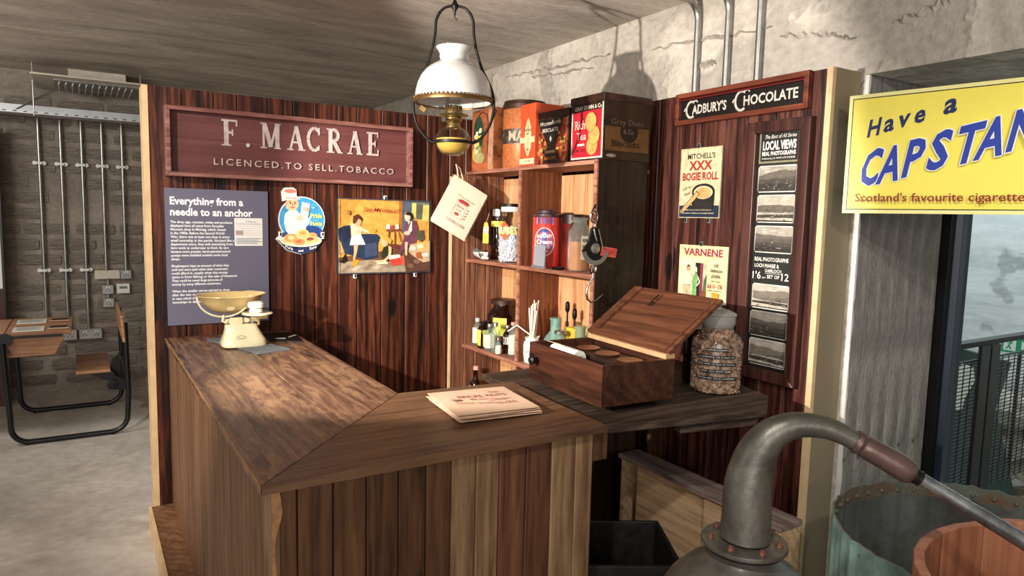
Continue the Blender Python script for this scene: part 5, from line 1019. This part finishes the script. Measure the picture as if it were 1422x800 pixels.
for i in range(5): p.line([(.10, .088-i*.009), (.15, .080-i*.009), (.205, .090-i*.009)], .0018, '#4b4038')
p.poly([(.012, .032), (.03, .018), (.132, .108), (.112, .126)], '#1d1a18'); p.poly([(.016, .033), (.03, .022), (.128, .108), (.112, .121)], '#d9a368'); p.poly([(.012, .036), (.016, .020), (.032, .022), (.034, .045)], '#8c8a64')
p.text('EVERY GOOD TOBACCONIST SELLS IT', .045, .034, .006, '#d9cba2', w=.16, bold=.01); p.text('THE IMPERIAL TOBACCO CO OF GREAT BRITAIN', .03, .019, .006, '#d9cba2', w=.19, bold=.01); p.build('print', t)
for y_, z_ in ((2.26, 1.95), (2.32, 1.61), (2.18, 1.61)): clip(t, y_, z_, .010, 'x')
t = thing('varnish_poster', 'cream tin poster headed VARNENE showing a man and a woman in green', 'poster', (2.425, 2.2, 1.235))
build('plate', bx(2.424, 2.429, 2.058, 2.350, 1.235, 1.494), t, MATS['tin_plate_edge'])
p = P((2.4238, 2.350, 1.235), UY, UZ, NX, mat=WORN); p.rect(0, 0, .292, .259, '#e9d9a5'); p.rect(.004, .004, .15, .2, '#efe3b8')
p.text('VARNENE', .028, .212, .032, '#a32046', w=.235, bold=.03)
p.rect(.105, .02, .150, .178, '#241d1c'); p.rect(.135, .02, .152, .178, '#8a3a4c'); p.rect(.155, .05, .175, .17, '#b9c2a0'); p.poly([(.155, .05), (.176, .05), (.176, .13), (.160, .10)], '#5c6a48'); p.rect(.150, .0, .176, .05, '#8a5630')
p.ell(.062, .148, .011, .015, '#d9a67c'); p.poly([(.052, .152), (.056, .166), (.068, .166), (.074, .155), (.062, .158)], '#4a3222'); p.poly([(.030, .12), (.052, .135), (.072, .135), (.086, .12), (.080, .07), (.036, .07)], '#efe0c0'); p.poly([(.030, .12), (.024, .08), (.034, .06), (.04, .09)], '#e3d1ae'); p.poly([(.036, .07), (.080, .07), (.084, .0), (.034, .0)], '#d3bf98'); p.line([(.036, .071), (.08, .071)], .003, '#8c6a48'); p.line([(.058, .065), (.06, 0)], .002, '#b39d78')
p.ell(.108, .143, .010, .013, '#e3b48c'); p.poly([(.100, .142), (.102, .160), (.114, .160), (.120, .148), (.118, .13), (.112, .14)], '#efe0a8'); p.poly([(.094, .10), (.10, .125), (.122, .128), (.128, .10), (.118, .075), (.124, .0), (.088, .0), (.092, .07)], '#7fb56c'); p.line([(.096, .11), (.084, .125), (.078, .115)], .005, '#e3b48c'); p.line([(.125, .115), (.138, .09), (.12, .07)], .006, '#efe3d0'); p.line([(.105, .07), (.102, .0)], .004, '#5a9a58')
p.text('OIL', .215, .165, .014, '#33302c', w=.03, ital=.2); p.text('VARNISH', .195, .140, .014, '#33302c', w=.072, ital=.2); p.text('STAIN', .205, .116, .014, '#33302c', w=.05, ital=.2); p.text('IN TINS', .205, .096, .008, '#7a6a50', w=.05)
p.text('6d 1/- 1/6', .186, .068, .020, '#a32a3a', w=.085, bold=.02); p.text('AND IN LARGER TINS', .186, .055, .005, '#6a5c48', w=.085); p.rect(.215, .016, .253, .048, '#e0a23c'); p.rect(.215, .016, .253, .024, '#2a221c'); p.rect(.215, .0, .253, .012, '#cf8a4a'); p.build('print', t)
clip(t, 2.215, 1.50, .010, 'x')
t = thing('postcard_frame', 'tall narrow dark wooden frame displaying black-and-white LOCAL VIEWS postcards', 'frame', (2.41, 1.82, .945))
framed(t, (2.429, 1.972, .945), UY, NX, .30, 1.075, .048, .035, W_FRAME)
build('backing', bx(2.418, 2.429, 1.675, 1.968, .95, 2.015), t, pbr('black_card_backing', '#1a1a18', .5))
Fy, Fz = 1.972, .945
p = P((2.4178, Fy, Fz), UY, UZ, NX, mat=INK); p.rect(.052, .905, .244, 1.040, '#8d8669'); p.rect(.060, .913, .236, 1.032, '#1b1a18')
p.text('The Best of All Series', .075, 1.005, .015, '#e6e2d6', w=.15, ital=.3, bold=.005); p.text('LOCAL VIEWS', .070, .960, .034, '#f3f0e8', w=.158, bold=.035); p.text('REAL PHOTOGRAPHS', .068, .936, .016, '#f3f0e8', w=.160, bold=.03); p.text('Published by J. B. WHITE LTD DUNDEE', .068, .921, .007, '#e6e2d6', w=.158); p.build('heading', t)
p = P((2.4178, Fy, Fz), UY, UZ, NX, mat=INK); p.text('REAL PHOTOGRAPHS', .060, .500, .016, '#e6e2d6', w=.165, bold=.02); p.text('LOCH MAREE &', .062, .474, .015, '#e6e2d6', w=.12, bold=.02); p.text('GAIRLOCH', .115, .455, .013, '#e6e2d6', w=.08, bold=.02); p.line([(.115, .450), (.2, .450)], .0015, '#e6e2d6'); p.text("1'6", .055, .425, .030, '#e6e2d6', w=.042); p.text('per', .104, .428, .009, '#e6e2d6', ital=.3, bold=0); p.text('SET OF', .128, .430, .014, '#e6e2d6', w=.06, bold=.02); p.text('12', .198, .425, .030, '#e6e2d6', w=.034); p.build('caption', t)
rp = random.Random(11)
for i, (z1, z0) in enumerate(((.895, .785), (.775, .660), (.648, .535), (.405, .300), (.290, .182), (.172, .060))):
    p = P((2.4178, Fy, Fz), UY, UZ, NX, mat=INK); a, b = .054+.003*(i % 2), .240
    H_ = z1-z0; p.poly([(a+.008, z0), (b-.008, z0), (b, z0+.008), (b, z1-.008), (b-.008, z1), (a+.008, z1), (a, z1-.008), (a, z0+.008)], '#d9d3c6'); a += .005; b -= .005; z0 += .005; z1 -= .005
    tone = [('#a89f93', '#c9bfb0', '#4a4640', '#6b6259', '#2b2623'), ('#b8aea0', '#d3c8b8', '#6a645a', '#7d7468', '#332d28')][i % 2]
    p.rect(a, z0, b, z1, tone[0]); w2 = b-a
    def mix(c0, c1, f): return tuple(rgb(c0)[k]*(1-f)+rgb(c1)[k]*f for k in range(3))+(1,)
    for q in range(7): p.ell(a+w2*rp.uniform(.15, .85), z0+H_*rp.uniform(.70, .85), w2*rp.uniform(.08, .14), H_*rp.uniform(.02, .04), mix(tone[0], tone[1], rp.uniform(.3, .9)), 12)
    def ridge(y0, amp, rough):
        h_ = [rp.uniform(-1, 1) for _ in range(2)]
        sc_ = 1.0
        for _ in range(5):
            sc_ *= rough; n_ = []
            for u0, u1 in zip(h_, h_[1:]): n_ += [u0, (u0+u1)/2+rp.uniform(-1, 1)*sc_]
            h_ = n_+[h_[-1]]
        return [(a+w2*k/(len(h_)-1), max(z0+.001, min(z1-.002, y0+v*amp))) for k, v in enumerate(h_)]
    NL = 7
    for lay in range(NL):
        f = lay/(NL-1); y0 = z0+H_*(.62-.58*f); am = H_*(.13*(1-f)+.015)
        if i in (1, 2): am *= .6
        c = mix(tone[3], tone[4], (f*1.1+rp.uniform(-.25, .25)) if lay else 0)
        if lay in (3, 5) and i % 2 == 1: c = mix(tone[1], tone[3], .35)
        p.poly([(a, z0), (b, z0)]+ridge(y0, am, .62)[::-1], c)
    for q in range(26): p.ell(a+w2*rp.uniform(.05, .95), z0+H_*rp.uniform(.04, .40), w2*rp.uniform(.01, .05), H_*rp.uniform(.008, .02), mix(tone[4], tone[1], rp.uniform(0, .7)), 7)
    p.build('postcard', t)

# ================================================================ YELLOW ENAMEL SIGN
S0 = Vector((2.40, 1.52, 1.647)); sd = Vector((.18282, -.98315, 0)); sn = Vector((-.98315, -.18282, 0)); SW, SH = .625, .425
t = thing('cigarette_sign', 'large yellow enamel sign reading Have a CAPSTAN in the opening', 'sign', S0)
def pan4(x0, x1, z0, z1, d0, d1, mat, nm, bev=0): return build(nm, MB().prism([S0+sd*x+Vector((0, 0, z))+sn*d0 for x, z in ((x0, z0), (x1, z0), (x1, z1), (x0, z1))], sn*(d1-d0)), t, mat, bev=bev)
pan4(0, SW, 0, SH, -.012, 0, pbr('pale_yellow_edge', '#efe79a', .3), 'plate', .002)
p = P(S0+sn*.0003, sd, (0, 0, 1), sn, mat=PLAIN, step=.0003); p.rect(.0, .0, SW, SH, '#efe89c'); p.rect(.0125, .0125, SW-.0125, SH-.0125, '#14161c'); p.rect(.016, .016, SW-.016, SH-.016, '#f3e35f')
def sh_text(s_, x, y, h, col, w, slope, ital, bold, dx=0):
    for (a, b) in ((.0035, .0), (-.0035, 0), (0, .004), (0, -.0035), (.003, .003), (-.003, -.003)): p.text(s_, x+a, y+b, h, '#f4f2ea', w=w, slope=slope, ital=ital, bold=bold)
    p.k += 3; p.text(s_, x, y, h, col, w=w, slope=slope, ital=ital, bold=bold)
for s_, x, y, w_, h_ in (('H', .069, .272, .040, .060), ('a', .122, .286, .034, .060), ('v', .166, .297, .038, .060), ('e', .218, .308, .034, .060), ('a', .305, .331, .040, .066)): p.text(s_, x, y, h_, '#16265e', w=w_, slope=.2, ital=.12, bold=.03)
for s_, x, y, w_ in (('C', .052, .098, .062), ('A', .112, .106, .074), ('P', .196, .127, .056), ('S', .270, .147, .060), ('T', .346, .161, .072), ('A', .408, .176, .078), ('N', .495, .198, .074)): sh_text(s_, x, y, .122, '#1f3ba0', w_, .2, .16, .03)
p.text("Scotland's favourite cigarette", .052, .042, .028, '#8c1420', w=.505, bold=.012); p.build('print', t)
for zz in (.08, .36):
    a = S0+Vector((.012, 0, zz)); build('bracket', MB().cyl(a+sd*.03-sn*.012, (2.56, 1.616, S0.z+zz), .006), t, M_IRON)

# ================================================================ STILL, VAT, TUB
SP = [(1.146, .891, .952, .0509), (1.147, .89, .999, .0493), (1.146, .891, 1.053, .0476), (1.149, .888, 1.09, .045), (1.155, .882, 1.125, .0415), (1.166, .871, 1.158, .0365), (1.182, .855, 1.182, .0310), (1.207, .83, 1.198, .0262), (1.24, .797, 1.199, .0230), (1.264, .773, 1.190, .0208), (1.288, .749, 1.174, .0190)]
SP = cr(SP)
t = thing('pot_still', 'dark copper whisky still with a swan neck running into a bright pipe', 'still', (1.146, .891, 0))
build('swan_neck', MB().tube([q[:3] for q in SP], [q[3] for q in SP], 28), t, M_STILL, smooth=60)
build('flange', MB().lathe((1.146, .891, 0), [(.048, .938), (.086, .937), (.087, .941), (.086, .946), (.048, .947)], 40), t, M_STILL, smooth=40)
build('flange', MB().lathe((1.146, .891, 0), [(.045, .930), (.080, .930), (.080, .936), (.045, .937)], 40), t, M_IRON, smooth=40)
for i in range(7):
    a = 2*PI*i/7+.75; c = (1.146+.069*math.cos(a), .891+.069*math.sin(a), .947)
    build('bolt', MB().lathe(c, [(.0075, 0), (.0075, .005), (.0045, .006), (.0045, .010), (0, .011)], 6), t, pbr('copper_bolt', '#8b5f50', .4, .6) if i == 0 else MATS['copper_bolt'], smooth=30)
build('boiler', MB().lathe((1.146, .891, 0), [(.05, .935), (.054, .918), (.075, .903), (.115, .880), (.150, .845), (.18, .79), (.205, .70), (.22, .58), (.225, .3), (.21, 0)], 48), t, M_STILL, smooth=60)
j = [(1.284, .753, 1.177, .0215), (1.290, .747, 1.173, .0245), (1.294, .743, 1.170, .0215), (1.302, .735, 1.164, .0235), (1.326, .711, 1.147, .0245), (1.345, .692, 1.132, .0255), (1.357, .680, 1.122, .0235), (1.362, .675, 1.118, .016)]
j = cr(j, 3)
build('lead_joint', MB().tube([q[:3] for q in j], [q[3] for q in j], 24), t, M_BRONZE, smooth=60)
build('ferrule', MB().tube([(1.360, .677, 1.120), (1.364, .673, 1.117), (1.366, .671, 1.1155), (1.371, .666, 1.112)], [.0150, .0165, .0150, .0160], 20), t, M_IRON, smooth=50)
build('tube', MB().tube([(1.366, .671, 1.116), (1.385, .652, 1.102), (1.44, .597, 1.058), (1.504, .533, 1.008), (1.62, .417, .915)], [.0130, .0128, .0145, .0160, .0175], 20), t, M_ZINC, smooth=50)
def jag(c, r, z0, z1, th, n, amp, seed, parent, nm, mo, mi, mr, n2=4):
    rg = random.Random(seed); h = [z1+rg.uniform(-amp, amp*.4) for _ in range(n)]
    rr2 = [r+rg.uniform(-.004, .004) for _ in range(n)]; m = MB(); V = lambda i, rad, z: (c[0]+rad*math.cos(2*PI*i/n), c[1]+rad*math.sin(2*PI*i/n), z)
    m.mat(mo)
    for i in range(n):
        k = (i+1) % n; m.add([V(i, rr2[i], z0), V(k, rr2[k], z0), V(k, rr2[k], h[k]), V(i, rr2[i], h[i])], [(0, 1, 2, 3)])
    m.mat(mi)
    for i in range(n):
        k = (i+1) % n; m.add([V(k, rr2[k]-th, z0), V(i, rr2[i]-th, z0), V(i, rr2[i]-th, h[i]-.05), V(k, rr2[k]-th, h[k]-.05)], [(0, 1, 2, 3)])
    m.add([V(i, r-th, z0+.02) for i in range(n)], [list(range(n))])
    m.mat(mr)
    for i in range(n):
        k = (i+1) % n; m.add([V(i, rr2[i]-th, h[i]-.05), V(k, rr2[k]-th, h[k]-.05), V(k, rr2[k]-th, h[k]), V(i, rr2[i]-th, h[i])], [(0, 3, 2, 1)]); m.add([V(i, rr2[i], h[i]), V(k, rr2[k], h[k]), V(k, rr2[k]-th, h[k]), V(i, rr2[i]-th, h[i])], [(0, 1, 2, 3)])
    return build(nm, m, parent, recalc=False, smooth=30)
t = thing('copper_vat', 'wide verdigris copper vat with a ragged riveted rim', 'vat', (2.286, .869, 0))
jag((2.286, .869), .455, 0, .685, .006, 110, .008, 3, t, 'wall', M_PATINA, M_PATIN, M_RUST)
for i in range(44):
    a = 2*PI*i/44; c = (2.286+.447*math.cos(a), .869+.447*math.sin(a), .652)
    build('rivet', MB().ball(c, .008, 6), t, M_RUST) if 0 <= math.degrees(a) < 200 else None
t = thing('wooden_tub', 'red-brown wooden stave tub in front of the copper vat', 'tub', (1.61, .377, 0))
ns = 16
for i in range(ns):
    a0, a1 = 2*PI*i/ns+.004, 2*PI*(i+1)/ns-.004; rg = random.Random(i); h = .925+rg.uniform(-.004, .003); R0, R1 = .366, .345
    pts = [(1.61+r*math.cos(a), .377+r*math.sin(a), 0) for r, a in ((R0, a0), (R0, (a0+a1)/2), (R0, a1), (R1, a1), (R1, (a0+a1)/2), (R1, a0))]
    build('stave', MB().prism(pts, (0, 0, h)), t, W_TUB, bev=.003)
build('head', MB().lathe((1.61, .377, 0), [(.344, .60), (.344, .62)], 40), t, W_TUB)
for z0 in (.30, .70): build('hoop', MB().lathe((1.61, .377, 0), [(.367, z0), (.371, z0), (.371, z0+.035), (.367, z0+.035)], 44, caps=False), t, M_IRON, smooth=30)

# ================================================================ CRATE AND BOX UNDER THE BENCH
t = thing('wooden_crate', 'pale wooden crate on its side under the bench with a grey top plank', 'crate', (2.27, 1.95, 0))
build('top_plank', MB().prism([(2.13, 2.40, .475), (2.13, 1.50, .475), (2.26, 1.50, .475), (2.26, 2.40, .475)], (0, 0, .022)), t, W_CRATED, bev=.002)
build('end_board', bx(2.14, 2.26, 2.36, 2.385, 0, .475), t, W_CRATE, bev=.002); build('end_board', bx(2.14, 2.26, 1.505, 1.53, 0, .475), t, W_CRATE, bev=.002)
build('panel', bx(2.165, 2.175, 1.53, 2.30, .02, .462), t, W_CRATE); build('panel', bx(2.150, 2.164, 1.60, 1.88, .02, .462), t, W_CRATE)
build('base_board', bx(2.14, 2.26, 1.53, 2.36, 0, .02), t, W_CRATED)
t = thing('black_box', 'black open-topped box on the floor behind the counter end', 'box', (1.63, 1.85, 0))
Rb = Matrix.Rotation(math.radians(-30), 3, 'Z'); cb = Vector((1.665, 1.86, 0))
def kb_(nm, x0, x1, y0, y1, z0, z1, m=M_COAL): return build(nm, MB().box(cb.x+x0, cb.x+x1, cb.y+y0, cb.y+y1, z0, z1, Rb, cb), t, m, bev=.003)
kb_('side', -.26, .2, .17, .185, 0, .40); kb_('side', -.26, .2, -.185, -.17, 0, .40); kb_('side', .185, .2, -.17, .17, 0, .40); kb_('side', -.26, -.245, -.17, .17, 0, .40); kb_('base', -.245, .185, -.17, .17, 0, .02)

# ================================================================ SCHOOL DESK
t = thing('school_desk', 'wooden school desk with attached seat on a black tubular frame', 'desk', (-.3, 5.95, 0))
def arcp(c, r, a0, a1, y, n=6): return [(c[0]+r*math.cos(a0+(a1-a0)*i/n), y, c[1]+r*math.sin(a0+(a1-a0)*i/n)) for i in range(n+1)]
for y in (5.52, 6.38):
    pts = [(-.47, y, .70), (-.445, y, .15)]+arcp((-.34, .125), .105, PI, 1.5*PI, y)+arcp((.13, .125), .105, 1.5*PI, 2*PI, y)+[(.245, y, .30), (.235, y, .80)]
    build('frame_tube', MB().tube(pts, .018, 12), t, M_BLACK, smooth=60)
    for x in (-.36, .14): build('foot', MB().cyl((x, y, 0), (x, y, .02), .012), t, M_IRON)
build('cross_tube', MB().cyl((.24, 5.52, .40), (.24, 6.38, .40), .015), t, M_BLACK, smooth=50); build('cross_tube', MB().cyl((-.45, 5.52, .64), (-.45, 6.38, .64), .015), t, M_BLACK, smooth=50)
dy = [(5.56, 5.93), (5.935, 6.32)]
for a, b in dy: build('desktop_board', bx(-.46, -.085, a, b, .735, .755), t, W_DESK, bev=.003)
build('desktop_board', bx(-1.1, -.465, 5.56, 6.32, .735, .755), t, W_DESK, bev=.003)
build('end_panel', MB().prism([(-1.1, 5.555, .725), (-.12, 5.555, .725), (-.185, 5.555, .60), (-1.1, 5.555, .59)], (0, .018, 0)), t, W_DESK, bev=.003, label='orange-brown slanted end panel')
build('rail', bx(-.50, -.14, 5.535, 5.553, .727, .742), t, M_BLACK)
build('hinge_bracket', MB().lathe((-.46, 5.55, .72), [(.045, 0), (.045, .02)], 16, (0, -1, 0)), t, M_BLACK, smooth=40)
for z in (.655, .615): build('bolt', MB().ball((-.452, 5.552, z), .009, 8), t, M_GALV, smooth=60)
for a, b in ((5.60, 5.93), (5.94, 6.30)): build('seat_board', bx(-.07, .14, a, b, .435, .455), t, W_DESK, bev=.004)
build('seat_bracket', MB().prism([(.02, 5.60, .43), (.13, 5.60, .43), (.24, 5.60, .36), (.24, 5.60, .30), (.16, 5.60, .30), (.13, 5.60, .37)], (0, .02, 0)), t, M_BLACK, bev=.003); build('seat_bracket', MB().prism([(.14, 5.72, .43), (.16, 5.72, .52), (.2, 5.72, .55), (.2, 5.72, .34)], (0, .02, 0)), t, M_BLACK, bev=.003)
build('pivot_disc', MB().lathe((.15, 5.598, .345), [(.035, 0), (.035, .015), (.015, .018)], 18, (0, -1, 0)), t, M_IRON, smooth=40)
build('backrest', MB().prism([(.218, 5.50, .66), (.236, 5.50, .66), (.226, 5.50, .85), (.208, 5.50, .85)], (0, .88, 0)), t, W_DESK, bev=.004)
gcard = 'printed cards on the school desk'; gsl = 'small slates on the school desk'
for y, l1, l2 in ((5.74, 'white printed card nearer the camera on the school desk', 'small slate with a pencil, nearer one on the desk'), (6.12, 'white printed card on the far side of the school desk', 'small slate with a pencil on the far desk side')):
    o = tag(build('printed_card', MB().box(-.425, -.245, y-.10, y+.10, .756, .760), mat=M_PLASTW), l1, 'card', gcard)
    p = P((-.425, y-.10, .7602), (1, 0, 0), (0, 1, 0), (0, 0, 1), mat=PLAIN)
    for i in range(7): p.line([(.02, .17-i*.022), (.16-.02*(i % 2), .17-i*.022)], .005, '#8d8d8d')
    p.build('print', o)
    o = thing('writing_slate', l2, 'slate', (-.16, y, .756), gsl); build('frame', bx(-.225, -.10, y-.085, y+.075, .756, .762), o, W_DESK, bev=.002); build('slate_face', bx(-.213, -.112, y-.055, y+.065, .762, .7635), o, M_SLATE if False else M_IRON); build('slate_pencil', MB().cyl((-.222, y-.072, .7645), (-.10, y-.070, .7645), .0025, n=6), o, M_PAPERW)

# ================================================================ GALLERY RAILING BEYOND THE OPENING
t = thing('balcony_railing', 'black steel railing with fine mesh infill beyond the opening', 'railing', (4.6, 1.79, -1))
build('handrail', bx(3.55, 6.4, 1.77, 1.83, .955, .985), t, M_IRON, bev=.003)
for a in (4.17, 4.29): build('post', bx(a, a+.10, 1.76, 1.78, -1, .955), t, M_BLACK, bev=.002)
build('post', bx(5.35, 5.40, 1.76, 1.80, -1, .955), t, M_BLACK, bev=.002); build('top_rail', bx(3.55, 6.4, 1.79, 1.80, .868, .878), t, M_BLACK)
m = MB(); z = .10
while z < .87: m.box(3.55, 6.4, 1.792, 1.796, z, z+.005); z += .021
x = 3.6
while x < 6.4: m.box(x, x+.005, 1.788, 1.792, .10, .87); x += .075
build('mesh_infill', m, t, M_BLACK, kind='stuff')
t = tag(build('green_panel', MB().prism([(6.2, 2.95, -.9), (6.2, 2.2, -.9), (6.2, 2.5, .15), (6.2, 2.42, .55), (6.2, 2.95, .62)], (.05, 0, 0)), mat=pbr('dark_green_paint', '#2f3f3a', .5)), 'dark green panel seen through the railing mesh', 'panel')
p = P((6.1995, 2.95, -.9), UY, UZ, NX, mat=PLAIN); p.poly([(.12, .98), (.14, 1.32), (.20, 1.38), (.28, 1.36), (.30, 1.25), (.24, 1.1), (.22, .98)], '#d9dccb'); p.build('print', t)
M_ROCK = pbr('pale_rubble', '#d8cfba', .8, bump=.6, bscale=8, vscale=3.5, col2='#6f675a', thr=.48)
rg = random.Random(9)
st = thing('stone_pile', 'pale rubble stones seen through the railing mesh', 'stones', (6.8, 2.3, -1))
for i in range(60):
    m = MB(); r = rg.uniform(.14, .26); lay = i//15; c = (7.1-lay*.08+rg.uniform(-.1, .1), .6+(i % 15)*.19+rg.uniform(-.05, .05), -.85+lay*.30+rg.uniform(-.04, .04)); m.ball(c, r, 8, (1, 1.1, .75))
    m.V = [tuple(x+rg.uniform(-.02, .02) for x in v) for v in m.V]; build('stone', m, st, M_ROCK)
t = thing('exit_sign', 'small green emergency exit sign hanging beyond the railing', 'sign', (6.5, 2.52, .53))
build('plate', bx(6.5, 6.52, 2.33, 2.61, .58, .72), t, M_PLASTW)
p = P((6.4995, 2.61, .58), UY, UZ, NX, mat=PLAIN); p.rect(.004, .004, .276, .136, '#1f9a63'); p.rect(.02, .02, .11, .13, '#e8f4ec'); p.ell(.075, .105, .012, .012, '#1f9a63'); p.line([(.07, .095), (.06, .06), (.075, .035)], .012, '#1f9a63'); p.line([(.06, .06), (.04, .035)], .01, '#1f9a63'); p.line([(.05, .08), (.09, .085)], .008, '#1f9a63'); p.poly([(.15, .04), (.27, .075), (.15, .11)], '#e8f4ec'); p.build('print', t)
build('post', MB().cyl((6.51, 2.47, -1), (6.51, 2.47, .58), .015), t, M_IRON)
